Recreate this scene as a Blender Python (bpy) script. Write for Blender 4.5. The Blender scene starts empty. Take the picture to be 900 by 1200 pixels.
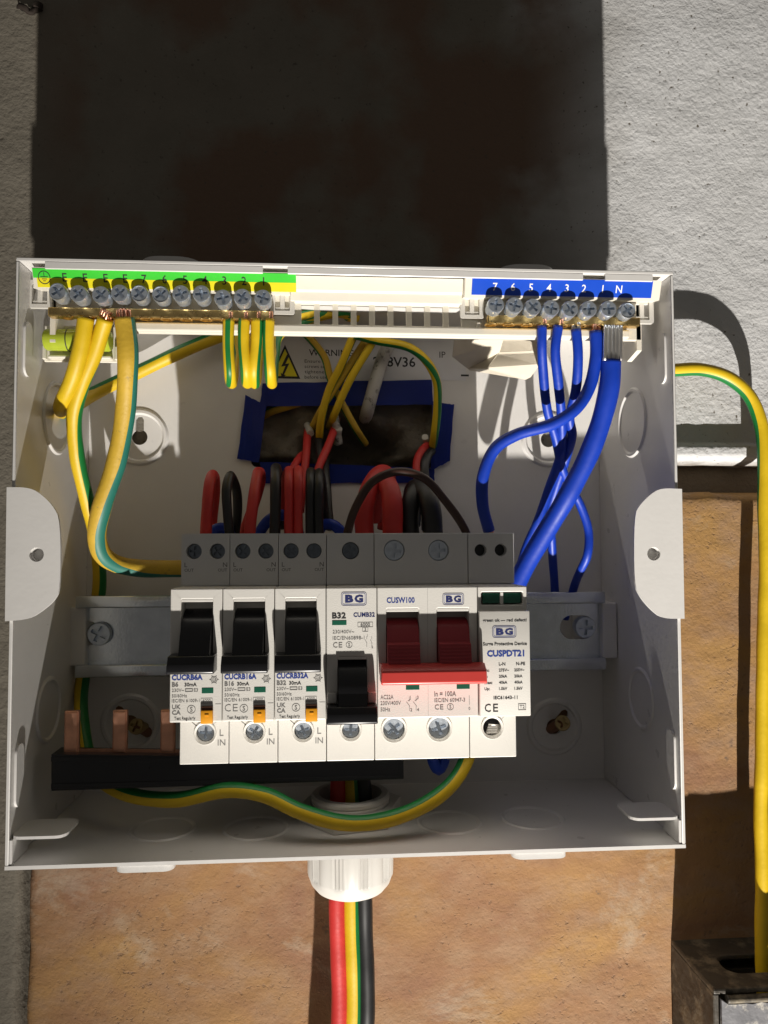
import bpy, bmesh, math, random
import numpy as np
from mathutils import Vector, Matrix
from mathutils.geometry import tessellate_polygon
random.seed(4)
S = bpy.context.scene
COL = S.collection
MM = 0.001

# ------------------------------------------------------------------ camera
YAW, PIT, ROL = (math.radians(a) for a in (3.97, 2.59, -0.22))
CAM = Vector((-8.3, -351.4, 3.8))           # millimetres; wall plane is y = 0
FPX = 875.4                                  # focal length in pixels of the 900 x 1200 photo
_fw = Vector((math.sin(YAW)*math.cos(PIT), math.cos(YAW)*math.cos(PIT), math.sin(PIT)))
_rt = Vector((math.cos(YAW), -math.sin(YAW), 0))
_up = _rt.cross(_fw)
_r = math.cos(ROL)*_rt + math.sin(ROL)*_up
_u = -math.sin(ROL)*_rt + math.cos(ROL)*_up
cd = bpy.data.cameras.new('camera')
cam = bpy.data.objects.new('camera', cd); COL.objects.link(cam)
cd.sensor_fit = 'VERTICAL'; cd.sensor_height = 24; cd.lens = FPX/1200*24
cd.clip_start = 0.005; cd.clip_end = 50
m = Matrix((_r, _u, -_fw)).transposed().to_4x4(); m.translation = CAM*MM
cam.matrix_world = m
S.camera = cam

def at(px, py, y):
    """photo pixel -> point (mm) on the plane that stands y mm from the wall"""
    d = _fw*FPX + _r*(px-450) - _u*(py-600)
    return CAM + d*((y-CAM.y)/d.y)

# ------------------------------------------------------------------ world and lamps
w = bpy.data.worlds.new('World'); S.world = w; w.use_nodes = True
bg = w.node_tree.nodes['Background']
bg.inputs[0].default_value = (1.0, 0.94, 0.86, 1); bg.inputs[1].default_value = 0.082

def spot(name, loc, aim, energy, size, blend, rad, col):
    l = bpy.data.lights.new(name, 'SPOT'); o = bpy.data.objects.new(name, l); COL.objects.link(o)
    o.location = Vector(loc)*MM
    o.rotation_euler = (Vector(aim)-Vector(loc)).to_track_quat('-Z', 'Y').to_euler()
    l.energy = energy; l.spot_size = math.radians(size); l.spot_blend = blend
    l.shadow_soft_size = rad*MM; l.color = col
    return o
spot('work_lamp', (80, -702, -1315), (205, 0, 85), 196, 38, 1.0, 8, (1.0, 0.945, 0.865))
spot('second_lamp', (480, -700, -1510), (60, 0, 60), 3.0, 60, 1.0, 25, (1.0, 0.9, 0.8))

S.view_settings.view_transform = 'Standard'; S.view_settings.look = 'None'
S.view_settings.exposure = 0.0; S.view_settings.gamma = 1.0
S.render.engine = 'CYCLES'
S.cycles.max_bounces = 8; S.cycles.diffuse_bounces = 4

# ------------------------------------------------------------------ materials
def nodes(name):
    mt = bpy.data.materials.new(name); mt.use_nodes = True
    return mt, mt.node_tree.nodes, mt.node_tree.links, mt.node_tree.nodes['Principled BSDF']
def mat(name, col, rough=0.45, metal=0.0, var=0.06, vscale=120, bump=0.0, bscale=900, dirt=None, dirt_scale=60, dirt_lo=.58, spec=0.5, trans=0.0):
    mt, N, L, B = nodes(name)
    B.inputs['Roughness'].default_value = rough; B.inputs['Metallic'].default_value = metal
    B.inputs['Specular IOR Level'].default_value = spec
    B.inputs['Transmission Weight'].default_value = trans
    tc = N.new('ShaderNodeNewGeometry')
    nz = N.new('ShaderNodeTexNoise'); nz.inputs['Scale'].default_value = vscale; nz.inputs['Detail'].default_value = 5
    L.new(tc.outputs['Position'], nz.inputs['Vector'])
    mx = N.new('ShaderNodeMix'); mx.data_type = 'RGBA'
    mx.inputs[6].default_value = (*[c*(1-var*1.6) for c in col], 1)
    mx.inputs[7].default_value = (*[min(1, c*(1+var)) for c in col], 1)
    L.new(nz.outputs['Fac'], mx.inputs[0])
    out = mx.outputs[2]
    if dirt:
        n2 = N.new('ShaderNodeTexNoise'); n2.inputs['Scale'].default_value = dirt_scale; n2.inputs['Detail'].default_value = 8
        n2.inputs['Roughness'].default_value = .7
        L.new(tc.outputs['Position'], n2.inputs['Vector'])
        rp = N.new('ShaderNodeValToRGB'); rp.color_ramp.elements[0].position = dirt_lo; rp.color_ramp.elements[1].position = dirt_lo+.12
        L.new(n2.outputs['Fac'], rp.inputs[0])
        m2 = N.new('ShaderNodeMix'); m2.data_type = 'RGBA'; m2.inputs[7].default_value = (*dirt, 1)
        L.new(rp.outputs[0], m2.inputs[0]); L.new(out, m2.inputs[6]); out = m2.outputs[2]
    L.new(out, B.inputs['Base Color'])
    if bump:
        nb = N.new('ShaderNodeTexNoise'); nb.inputs['Scale'].default_value = bscale; nb.inputs['Detail'].default_value = 4
        L.new(tc.outputs['Position'], nb.inputs['Vector'])
        bp = N.new('ShaderNodeBump'); bp.inputs['Strength'].default_value = bump; bp.inputs['Distance'].default_value = .0004
        L.new(nb.outputs['Fac'], bp.inputs['Height']); L.new(bp.outputs[0], B.inputs['Normal'])
    # roughness variation
    mr = N.new('ShaderNodeMapRange'); mr.inputs[3].default_value = max(.03, rough-.08); mr.inputs[4].default_value = min(1, rough+.1)
    L.new(nz.outputs['Fac'], mr.inputs[0]); L.new(mr.outputs[0], B.inputs['Roughness'])
    return mt
M = {}
M['paint'] = mat('white_powder_coat', (.69, .675, .655), .30, bump=.10, bscale=500, var=.03, dirt=(.52, .49, .44), dirt_scale=90, dirt_lo=.70)
M['cream'] = mat('cream_plastic', (.74, .70, .61), .38, var=.03)
M['beige'] = mat('beige_plastic', (.68, .62, .51), .5, var=.1)
M['clip'] = mat('pale_grey_plastic', (.6, .58, .54), .4, var=.03)
M['dev'] = mat('white_device_plastic', (.68, .66, .62), .42, var=.02, bump=.15, bscale=2500, dirt=(.6, .57, .5), dirt_scale=140, dirt_lo=.68)
M['devgrey'] = mat('grey_device_plastic', (.70, .695, .69), .5, var=.03, bump=.2, bscale=2500)
M['blackp'] = mat('black_plastic', (.012, .012, .014), .3, var=.1)
M['rubber'] = mat('black_insulation', (.014, .014, .015), .42, var=.15)
M['red'] = mat('red_insulation', (.56, .03, .026), .5, var=.14, bump=.25, bscale=500)
M['toggle'] = mat('dark_red_plastic', (.38, .035, .045), .38, var=.06)
M['bar'] = mat('red_plastic', (.72, .07, .06), .33, var=.04)
M['brown'] = mat('brown_insulation', (.045, .018, .012), .4, var=.1)
M['blue'] = mat('blue_insulation', (.003, .038, .40), .46, var=.14, bump=.2, bscale=400)
M['tape'] = mat('blue_tape', (.010, .035, .34), .32, var=.12, vscale=60, bump=.6, bscale=160)
M['yel'] = mat('yellow_insulation', (.68, .46, .008), .48, var=.12, bump=.2, bscale=400, dirt=(.36, .22, .02), dirt_scale=260, dirt_lo=.66)
M['yeld'] = mat('grubby_yellow_insulation', (.56, .36, .03), .55, var=.14, bump=.4, bscale=700, dirt=(.22, .16, .05), dirt_scale=330, dirt_lo=.6)
M['grn'] = mat('green_insulation', (.008, .17, .035), .42, var=.08)
M['grnd'] = mat('faded_green_insulation', (.02, .17, .13), .5, var=.1)
M['brass'] = mat('brass', (.78, .55, .22), .28, 1.0, var=.12, vscale=400, bump=.3, bscale=800)
M['steel'] = mat('zinc_screw', (.66, .72, .80), .40, .85, var=.15, vscale=600)
M['shaded_steel'] = mat('shaded_screw', (.22, .25, .29), .35, .8, var=.25, vscale=700)  # darker copy of the zinc for upper screws, recess shade in the colour
M['galv'] = mat('galvanised_steel', (.70, .74, .78), .21, 1.0, var=.12, vscale=160, bump=.1)
M['ferr'] = mat('tinned_copper', (.78, .76, .73), .42, 1.0, var=.1)
M['copper'] = mat('copper', (.85, .42, .27), .34, 1.0, var=.22, vscale=260, bump=.2)
M['gland'] = mat('white_nylon', (.56, .545, .515), .4, var=.03)
M['lgreen'] = mat('green_print', (.05, .62, .04), .45, var=.04)
M['lyel'] = mat('yellow_print', (.80, .70, .01), .45, var=.04)
M['lblue'] = mat('blue_print', (.008, .07, .56), .35, var=.05)
M['paper'] = mat('label_paper', (.66, .66, .68), .4, var=.04)
M['ink'] = mat('black_ink', (.02, .02, .022), .6, var=.1)
M['grey_ink'] = mat('grey_ink', (.16, .155, .15), .6, var=.1)
M['blue_ink'] = mat('blue_ink', (.015, .045, .26), .6, var=.08)
M['navy_ink'] = mat('navy_ink', (.012, .02, .12), .6, var=.08)
M['white_ink'] = mat('white_ink', (.8, .8, .8), .6, var=.02)
M['win'] = mat('dark_green_window', (.012, .10, .06), .25, var=.15)
M['orange'] = mat('orange_button', (.80, .34, .015), .35, var=.06)
M['obrown'] = mat('dark_brown_plastic', (.10, .035, .015), .45)
M['vial'] = mat('lime_vial', (.60, .72, .06), .08, var=.03, trans=.35)
M['sheath'] = mat('dirty_white_sheath', (.55, .53, .48), .6, var=.1, dirt=(.07, .055, .04), dirt_scale=220, dirt_lo=.56)
M['nail'] = mat('dark_rust', (.03, .02, .014), .8, var=.3)
M['rust'] = mat('dull_brass_screw', (.42, .31, .14), .45, .7, var=.3)
M['plug'] = mat('brown_wall_plug', (.22, .10, .05), .55)
M['oldbox'] = mat('old_black_paint', (.055, .045, .032), .6, var=.4, vscale=90, bump=1.0, bscale=260, dirt=(.17, .14, .095), dirt_scale=60, dirt_lo=.50)
M['oldface'] = mat('flaking_grey_paint', (.20, .20, .215), .5, var=.3, vscale=70, bump=1.0, bscale=240, dirt=(.62, .58, .5), dirt_scale=95, dirt_lo=.5)
M['mortar'] = mat('mortar', (.2, .19, .165), .95, var=.3, bump=1, bscale=300)

def ramp(N, L, src, p0, p1):
    r = N.new('ShaderNodeMapRange'); r.inputs[1].default_value = p0; r.inputs[2].default_value = p1
    L.new(src, r.inputs[0]); return r.outputs[0]
def mixc(N, L, fac, a, b):
    mx = N.new('ShaderNodeMix'); mx.data_type = 'RGBA'
    for s, v in ((6, a), (7, b)):
        if isinstance(v, tuple): mx.inputs[s].default_value = (*v, 1)
        else: L.new(v, mx.inputs[s])
    L.new(fac, mx.inputs[0]); return mx.outputs[2]
def noise(N, L, vec, sc, det=6, ro=.6, dist=0):
    n = N.new('ShaderNodeTexNoise'); n.inputs['Scale'].default_value = sc; n.inputs['Detail'].default_value = det
    n.inputs['Roughness'].default_value = ro; n.inputs['Distortion'].default_value = dist
    L.new(vec, n.inputs['Vector']); return n.outputs['Fac']
def bumps(N, L, B, hs):
    prev = None
    for h, st, di in hs:
        b = N.new('ShaderNodeBump'); b.inputs['Strength'].default_value = st; b.inputs['Distance'].default_value = di
        L.new(h, b.inputs['Height'])
        if prev is not None: L.new(prev, b.inputs['Normal'])
        prev = b.outputs[0]
    L.new(prev, B.inputs['Normal'])
def render_mat():
    mt, N, L, B = nodes('cement_render')
    g = N.new('ShaderNodeNewGeometry'); P = g.outputs['Position']
    sx = N.new('ShaderNodeSeparateXYZ'); L.new(P, sx.inputs[0])
    n_big = noise(N, L, P, 7, 5, .6, .6); n_mid = noise(N, L, P, 34, 6, .6); n_f = noise(N, L, P, 430, 2, .5); n_ff = noise(N, L, P, 1100, 3)
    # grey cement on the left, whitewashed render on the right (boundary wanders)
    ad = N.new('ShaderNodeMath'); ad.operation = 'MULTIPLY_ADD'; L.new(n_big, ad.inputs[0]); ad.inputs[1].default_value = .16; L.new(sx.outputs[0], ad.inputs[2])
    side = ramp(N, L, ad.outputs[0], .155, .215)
    grey = mixc(N, L, n_mid, (.15, .133, .106), (.235, .213, .175))  # cement grey, also toned down so the enclosure's shadow stays dark
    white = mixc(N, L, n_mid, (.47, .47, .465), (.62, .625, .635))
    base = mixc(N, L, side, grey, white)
    # brown earthy patches where the finish has come off, darkened to deepen the shadow
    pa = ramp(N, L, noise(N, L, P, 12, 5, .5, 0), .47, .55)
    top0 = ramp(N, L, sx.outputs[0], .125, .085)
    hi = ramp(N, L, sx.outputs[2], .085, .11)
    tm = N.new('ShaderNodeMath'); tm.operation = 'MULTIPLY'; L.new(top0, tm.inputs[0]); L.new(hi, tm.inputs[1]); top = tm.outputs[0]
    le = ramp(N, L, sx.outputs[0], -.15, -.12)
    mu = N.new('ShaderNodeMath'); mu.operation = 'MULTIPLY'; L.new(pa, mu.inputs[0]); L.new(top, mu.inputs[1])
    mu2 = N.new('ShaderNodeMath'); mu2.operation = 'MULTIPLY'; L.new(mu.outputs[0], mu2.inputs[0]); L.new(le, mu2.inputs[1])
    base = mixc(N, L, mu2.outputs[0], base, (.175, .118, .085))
    # old brown mortar in the bed joint between render and block
    za = N.new('ShaderNodeMath'); za.operation = 'MULTIPLY_ADD'; L.new(n_mid, za.inputs[0]); za.inputs[1].default_value = .006; L.new(sx.outputs[2], za.inputs[2])
    jb = ramp(N, L, za.outputs[0], .0475, .0455)
    jl = ramp(N, L, sx.outputs[0], .08, .10)
    mj = N.new('ShaderNodeMath'); mj.operation = 'MULTIPLY'; L.new(jb, mj.inputs[0]); L.new(jl, mj.inputs[1])
    base = mixc(N, L, mj.outputs[0], base, (.13, .10, .07))
    pits = ramp(N, L, n_f, .33, .25)
    base = mixc(N, L, pits, base, (.12, .105, .085))
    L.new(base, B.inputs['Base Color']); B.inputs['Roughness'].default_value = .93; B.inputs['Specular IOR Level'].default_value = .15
    n_g = noise(N, L, P, 230, 4, .6)
    bumps(N, L, B, ((n_mid, .10, .002), (n_g, .16, .0010), (n_f, .55, .0010), (n_ff, .45, .0005)))
    return mt
def block_mat():
    mt, N, L, B = nodes('terracotta_block')
    g = N.new('ShaderNodeNewGeometry'); P = g.outputs['Position']
    mp = N.new('ShaderNodeMapping'); mp.inputs['Scale'].default_value = (1.0, 1, 1.6); L.new(P, mp.inputs[0]); V = mp.outputs[0]
    n1 = noise(N, L, V, 9, 5, .6, .5); n2 = noise(N, L, V, 45, 7, .65); n3 = noise(N, L, P, 380, 3, .6); n4 = noise(N, L, P, 900, 3)
    c = mixc(N, L, ramp(N, L, n1, .35, .65), (.235, .125, .075), (.345, .200, .075))
    c = mixc(N, L, ramp(N, L, n2, .45, .7), c, (.30, .19, .115))
    sp = ramp(N, L, noise(N, L, P, 48, 5, .7), .66, .72)
    c = mixc(N, L, sp, c, (.13, .09, .065))
    ef = ramp(N, L, noise(N, L, V, 14, 8, .7, .6), .56, .80)
    c = mixc(N, L, ef, c, (.42, .36, .28))
    c = mixc(N, L, ramp(N, L, n3, .30, .22), c, (.16, .10, .065))
    L.new(c, B.inputs['Base Color']); B.inputs['Roughness'].default_value = .88; B.inputs['Specular IOR Level'].default_value = .2
    n5 = noise(N, L, P, 120, 6, .7)
    pit = ramp(N, L, noise(N, L, P, 360, 3, .6), .42, .27)
    zone = ramp(N, L, noise(N, L, P, 17, 3), .42, .62)
    pm = N.new('ShaderNodeMath'); pm.operation = 'MULTIPLY'; L.new(pit, pm.inputs[0]); L.new(zone, pm.inputs[1])
    inv = N.new('ShaderNodeMath'); inv.operation = 'SUBTRACT'; inv.inputs[0].default_value = 1; L.new(pm.outputs[0], inv.inputs[1])
    c2 = mixc(N, L, pm.outputs[0], c, (.19, .12, .08)); L.new(c2, B.inputs['Base Color'])
    bumps(N, L, B, ((n2, .10, .002), (n5, .16, .0012), (inv.outputs[0], .45, .0010), (n3, .5, .0008), (n4, .4, .0004)))
    return mt
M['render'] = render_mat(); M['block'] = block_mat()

# ------------------------------------------------------------------ builders
ROOT = {}
def base_of(p):
    return ROOT.get(p.name, Vector((0, 0, 0))) if p else Vector((0, 0, 0))
def link(name, me, parent=None, loc=None):
    o = bpy.data.objects.new(name, me); COL.objects.link(o)
    if parent:
        o.parent = parent; ROOT[o.name] = base_of(parent)
    return o
def tag(o, label=None, cat=None, group=None, kind=None):
    if label: o['label'] = label
    if cat: o['category'] = cat
    if group: o['group'] = group
    if kind: o['kind'] = kind
    return o
def thing(name, loc, label, cat, group=None):
    o = bpy.data.objects.new(name, None); COL.objects.link(o)
    o.location = Vector(loc)*MM; o.empty_display_size = .01
    ROOT[o.name] = Vector(loc)
    return tag(o, label, cat, group)
def done(bm, name, mt, parent=None, smooth=False, mats=None):
    """bmesh in world mm -> mesh object; top-level ones get an origin at their own base"""
    if parent is None:
        xs = [v.co for v in bm.verts]
        b = Vector(((min(c.x for c in xs)+max(c.x for c in xs))/2, (min(c.y for c in xs)+max(c.y for c in xs))/2, min(c.z for c in xs)))
    else:
        b = base_of(parent)
    for v in bm.verts: v.co = (v.co-b)*MM
    me = bpy.data.meshes.new(name); bm.to_mesh(me); bm.free()
    for mm_ in (mats or [mt]): me.materials.append(mm_)
    if smooth:
        me.polygons.foreach_set('use_smooth', [True]*len(me.polygons))
        if smooth != 'all': me.set_sharp_from_angle(angle=math.radians(38))
    o = link(name, me, parent)
    if parent is None:
        o.location = b*MM; ROOT[o.name] = b
    return o
def B_(): return bmesh.new()
def rbox(bm, x0, x1, y0, y1, z0, z1, bev=.3, seg=1):
    vs = [bm.verts.new((x, y, z)) for x in sorted((x0, x1)) for y in sorted((y0, y1)) for z in sorted((z0, z1))]
    fs = [(0, 1, 3, 2), (4, 6, 7, 5), (0, 4, 5, 1), (2, 3, 7, 6), (0, 2, 6, 4), (1, 5, 7, 3)]
    F = [bm.faces.new([vs[i] for i in f]) for f in fs]
    if bev:
        E = list({e for f in F for e in f.edges})
        bmesh.ops.bevel(bm, geom=E, offset=bev, segments=seg, affect='EDGES', profile=.5, clamp_overlap=True)
    return F
def prism(bm, outline, holes, a, b, axis='y'):
    """flat outline (with holes) extruded from a to b along an axis; outline pairs are the other two axes in xyz order"""
    def P(p, t):
        return {'y': (p[0], t, p[1]), 'x': (t, p[0], p[1]), 'z': (p[0], p[1], t)}[axis]
    loops = [outline]+list(holes)
    tris = tessellate_polygon([[Vector((p[0], p[1], 0)) for p in l] for l in loops])
    pts = [p for l in loops for p in l]
    va = [bm.verts.new(P(p, a)) for p in pts]; vb = [bm.verts.new(P(p, b)) for p in pts]
    F = []
    for t in tris:
        try:
            F.append(bm.faces.new([va[i] for i in t])); F.append(bm.faces.new([vb[i] for i in reversed(t)]))
        except ValueError: pass
    k = 0
    for l in loops:
        n = len(l)
        for i in range(n):
            i2 = k+(i+1) % n
            F.append(bm.faces.new([va[k+i], va[i2], vb[i2], vb[k+i]]))
        k += n
    bmesh.ops.recalc_face_normals(bm, faces=F)
    return F
def circ(cx, cz, r, n=24, a0=0): return [(cx+r*math.cos(a0+2*math.pi*i/n), cz+r*math.sin(a0+2*math.pi*i/n)) for i in range(n)]
def rrect(x0, x1, z0, z1, r, n=4):
    out = []
    for cx, cz, a in ((x1-r, z1-r, 0), (x0+r, z1-r, 90), (x0+r, z0+r, 180), (x1-r, z0+r, 270)):
        for i in range(n+1):
            t = math.radians(a+90*i/n); out.append((cx+r*math.cos(t), cz+r*math.sin(t)))
    return out
def rect(x0, x1, z0, z1): return [(x0, z0), (x1, z0), (x1, z1), (x0, z1)]
def bevel_mod(o, wd=.25, seg=2):
    md = o.modifiers.new('bevel', 'BEVEL'); md.width = wd*MM; md.segments = seg; md.limit_method = 'ANGLE'; md.angle_limit = math.radians(40)
    md.harden_normals = False
    return o
def lathe(bm, prof, c, axis='y', n=32):
    """prof: list of (radius, t) along axis from centre c"""
    rings = []
    for r, t in prof:
        ring = []
        for i in range(n):
            a = 2*math.pi*i/n; u, v = r*math.cos(a), r*math.sin(a)
            p = {'y': (u, t, v), 'x': (t, u, v), 'z': (u, v, t)}[axis]
            ring.append(bm.verts.new(Vector(c)+Vector(p)))
        rings.append(ring)
    F = []
    for A, C in zip(rings, rings[1:]):
        for i in range(n):
            F.append(bm.faces.new([A[i], A[(i+1) % n], C[(i+1) % n], C[i]]))
    bmesh.ops.recalc_face_normals(bm, faces=F)
    return F

# --- screw heads with a cross recess (shared meshes, local origin at the head's face, axis -y)
def cross_pts(r, w, n=0):
    return [(r, -w), (r, w), (w, w), (w, r), (-w, r), (-w, w), (-r, w), (-r, -w), (-w, -w), (-w, -r), (w, -r), (w, -w)]
def screw_mesh(name, r, depth, shaft, mt, rot, dome=.25, flange=False):
    bm = B_()
    c, s = math.cos(rot), math.sin(rot)
    cr = [(c*x-s*z, s*x+c*z) for x, z in cross_pts(r*.70, r*.17)]
    prism(bm, circ(0, 0, r*.93, 28), [cr], 0, depth*.95)
    prism(bm, circ(0, 0, r*.93, 28), [], depth*.95+.01, depth*.99)
    lathe(bm, [(r*.93, .02), (r, depth*.25), (r, depth), (shaft if isinstance(shaft, (int, float)) else r*.7, depth+.01), (r*.72, depth+6)], (0, 0, 0), 'y', 28)
    me = bpy.data.meshes.new(name)
    for v in bm.verts: v.co *= MM
    bm.to_mesh(me); bm.free(); me.materials.append(mt)
    me.polygons.foreach_set('use_smooth', [True]*len(me.polygons)); me.set_sharp_from_angle(angle=math.radians(35))
    return me
SCREW = {}
def screw(parent, pos, r, name='screw', mt='steel', depth=1.6, rot=None, shaft=None, tilt=0):
    rot = random.uniform(0, 1.5) if rot is None else rot
    key = (round(r, 1), mt, round(rot*4), depth)
    if key not in SCREW: SCREW[key] = screw_mesh('screw', r, depth, shaft or r*.75, M[mt], rot)
    o = link(name, SCREW[key], parent)
    o.location = (Vector(pos)-base_of(parent))*MM
    o.rotation_euler = (0, random.uniform(0, .3), 0)
    return o

# --- print
FONT = None
def txt_bm(bm, s, x, y, z, cap, width=None, align='L', bold=0.0, slant=0.0):
    """flat lettering facing the camera side, x = left / centre / right, z = middle of the capitals"""
    cu = bpy.data.curves.new('t', 'FONT'); cu.body = s; cu.size = 1; cu.resolution_u = 2; cu.offset = bold; cu.shear = slant
    ob = bpy.data.objects.new('t', cu)
    COL.objects.link(ob)
    me = bpy.data.meshes.new_from_object(ob)
    co = [v.co.copy() for v in me.vertices]
    if not co:
        bpy.data.objects.remove(ob); return
    x0 = min(c.x for c in co); x1 = max(c.x for c in co)
    sc = cap/.70
    sx = (width/(x1-x0)) if width else sc
    wd = (x1-x0)*sx
    ox = x-(0 if align == 'L' else wd/2 if align == 'C' else wd)
    vs = [bm.verts.new((ox+(c.x-x0)*sx, y, z+(c.y-.35)*sc)) for c in co]
    for p in me.polygons:
        try: bm.faces.new([vs[i] for i in p.vertices])
        except ValueError: pass
    bpy.data.objects.remove(ob); bpy.data.curves.remove(cu); bpy.data.meshes.remove(me)
def ring_bm(bm, outer, inner, y, th=.02):
    prism(bm, outer, [inner], y, y+th)
def fillp(bm, pts, y, th=.02): prism(bm, pts, [], y, y+th)
def line_bm(bm, p, q, wd, y):
    p, q = Vector(p), Vector(q); d = (q-p).normalized(); n = Vector((-d.y, d.x))*wd/2
    fillp(bm, [tuple(p-n), tuple(q-n), tuple(q+n), tuple(p+n)], y)

# --- cables
def spline(pts, step=1.2):
    P = [Vector(p) for p in pts]; P = [P[0]*2-P[1]]+P+[P[-1]*2-P[-2]]
    out, par = [], []
    for i in range(1, len(P)-2):
        p0, p1, p2, p3 = P[i-1:i+3]
        d = [max((b-a).length, 1e-4)**.5 for a, b in ((p0, p1), (p1, p2), (p2, p3))]
        t0 = 0; t1 = d[0]; t2 = t1+d[1]; t3 = t2+d[2]
        n = max(3, int((p2-p1).length/step))
        for k in range(n+(1 if i == len(P)-3 else 0)):
            t = t1+(t2-t1)*k/n
            A1 = p0*((t1-t)/(t1-t0))+p1*((t-t0)/(t1-t0)); A2 = p1*((t2-t)/(t2-t1))+p2*((t-t1)/(t2-t1)); A3 = p2*((t3-t)/(t3-t2))+p3*((t-t2)/(t3-t2))
            B1 = A1*((t2-t)/(t2-t0))+A2*((t-t0)/(t2-t0)); B2 = A2*((t3-t)/(t3-t1))+A3*((t-t1)/(t3-t1))
            out.append(B1*((t2-t)/(t2-t1))+B2*((t-t1)/(t2-t1))); par.append(i-1+k/n)
    return out, par
def tube_bm(bm, pts, r, green=None, half=48, sides=24, rend=None):
    C, par = spline(pts)
    n = len(C); rings = []; prevR = None
    for i, c in enumerate(C):
        T = (C[min(i+1, n-1)]-C[max(i-1, 0)]).normalized()
        R = Vector((0, -1, 0)); R = R-T*R.dot(T)
        if prevR is not None and R.length < .45:
            Q = prevR-T*prevR.dot(T); f = R.length/.45
            R = (R.normalized() if R.length > 1e-6 else Q)*f+Q.normalized()*(1-f); R = R-T*R.dot(T)
        R.normalize(); prevR = R
        if n > 24:
            c = c+(R*math.sin(i*.16+r*7+pts[0][0])+T.cross(R)*math.sin(i*.115+r*3+pts[0][2]))*.22*min(1, i/8, (n-1-i)/8)
        Sx = T.cross(R)
        g = 0
        if green:
            k = min(int(par[i]), len(green)-2) if len(green) > 1 else 0
            g = green[0] if len(green) == 1 else green[k]+(green[k+1]-green[k])*min(1, par[i]-k)
        rr = r*(1+.02*math.sin(i*.37+r))
        ring = []
        for s in range(sides):
            # ring starts at the stripe's edge so that the stripe keeps a clean border
            if green:
                ns = 8
                a = math.radians(g-half+2*half*s/ns) if s <= ns else math.radians(g+half+(360-2*half)*(s-ns)/(sides-ns))
            else: a = 2*math.pi*s/sides
            ring.append(bm.verts.new(c+(R*math.cos(a)+Sx*math.sin(a))*rr))
        rings.append(ring)
    for A, Bq in zip(rings, rings[1:]):
        for s in range(sides):
            f = bm.faces.new([A[s], A[(s+1) % sides], Bq[(s+1) % sides], Bq[s]])
            f.smooth = True
            if green and s < 8: f.material_index = 1
    bm.faces.new(list(reversed(rings[0]))); bm.faces.new(rings[-1])
    bm.normal_update()
    return C
def cable(name, label, pts, r, mt, green=None, gm='grn', half=48, cat='cable', group=None, px=True, bare=None):
    P = [at(*p) for p in pts] if px else [Vector(p) for p in pts]
    bm = B_(); tube_bm(bm, P, r, green, half)
    o = done(bm, name, None, None, mats=[M[mt], M[gm]])
    if bare:                                  # stripped conductor at an end: bundle of strands
        for which, mname, ln, nst in bare:
            bm = B_()
            a, b = (P[0], P[1]) if which == 0 else (P[-1], P[-2])
            d = (a-b).normalized(); u = d.orthogonal().normalized(); v = d.cross(u)
            for k in range(nst):
                ang = k*2.4; q = r*.62*math.sqrt((k+.5)/nst)
                off = u*math.cos(ang)*q+v*math.sin(ang)*q
                tube_bm(bm, [a-d*.6+off, a+d*ln*.5+off*1.1, a+d*ln+off], r*.95/math.sqrt(nst)*.8, sides=8)
            done(bm, 'conductor', M[mname], o)
    return tag(o, label, cat, group)

# ------------------------------------------------------------------ the wall
rng = np.random.default_rng(7)
def vnoise(X, Z, sc, seed):
    r = np.random.default_rng(seed); g = r.random((256, 256))
    x = X/sc+1000.3; z = Z/sc+1000.7
    xi = np.floor(x).astype(int); zi = np.floor(z).astype(int); fx = x-xi; fz = z-zi
    fx = fx*fx*(3-2*fx); fz = fz*fz*(3-2*fz)
    G = lambda a, b: g[a % 256, b % 256]
    return (G(xi, zi)*(1-fx)+G(xi+1, zi)*fx)*(1-fz)+(G(xi, zi+1)*(1-fx)+G(xi+1, zi+1)*fx)*fz-.5
def fbm(X, Z, sc, seed, o=4, g=.5):
    h = 0; a = 1
    for i in range(o): h = h+a*vnoise(X, Z, sc/2**i, seed+i*17); a *= g
    return h
def sstep(a, b, x):
    t = np.clip((x-a)/(b-a), 0, 1); return t*t*(3-2*t)
def height_sheet(name, xs, zs, fn, mt, parent=None, kind=None):
    X, Z = np.meshgrid(xs, zs); Y = fn(X, Z)
    V = np.stack([X, Y, Z], -1).reshape(-1, 3)*MM
    nx, nz = len(xs), len(zs)
    i = np.arange(nx*nz).reshape(nz, nx)
    F = np.stack([i[:-1, :-1], i[:-1, 1:], i[1:, 1:], i[1:, :-1]], -1).reshape(-1, 4)
    me = bpy.data.meshes.new(name); me.from_pydata(V.tolist(), [], F.tolist()); me.materials.append(mt)
    me.polygons.foreach_set('use_smooth', [True]*len(me.polygons))
    o = link(name, me, parent)
    if kind: o['kind'] = kind
    return o
def axis_steps(lo, hi, flo, fhi, fine, coarse):
    return np.concatenate([np.arange(lo, flo, coarse), np.arange(flo, fhi, fine), np.arange(fhi, hi+.1, coarse)])
BX, BZ = -146.0, 30.0                      # left and top edge of the terracotta block
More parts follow.
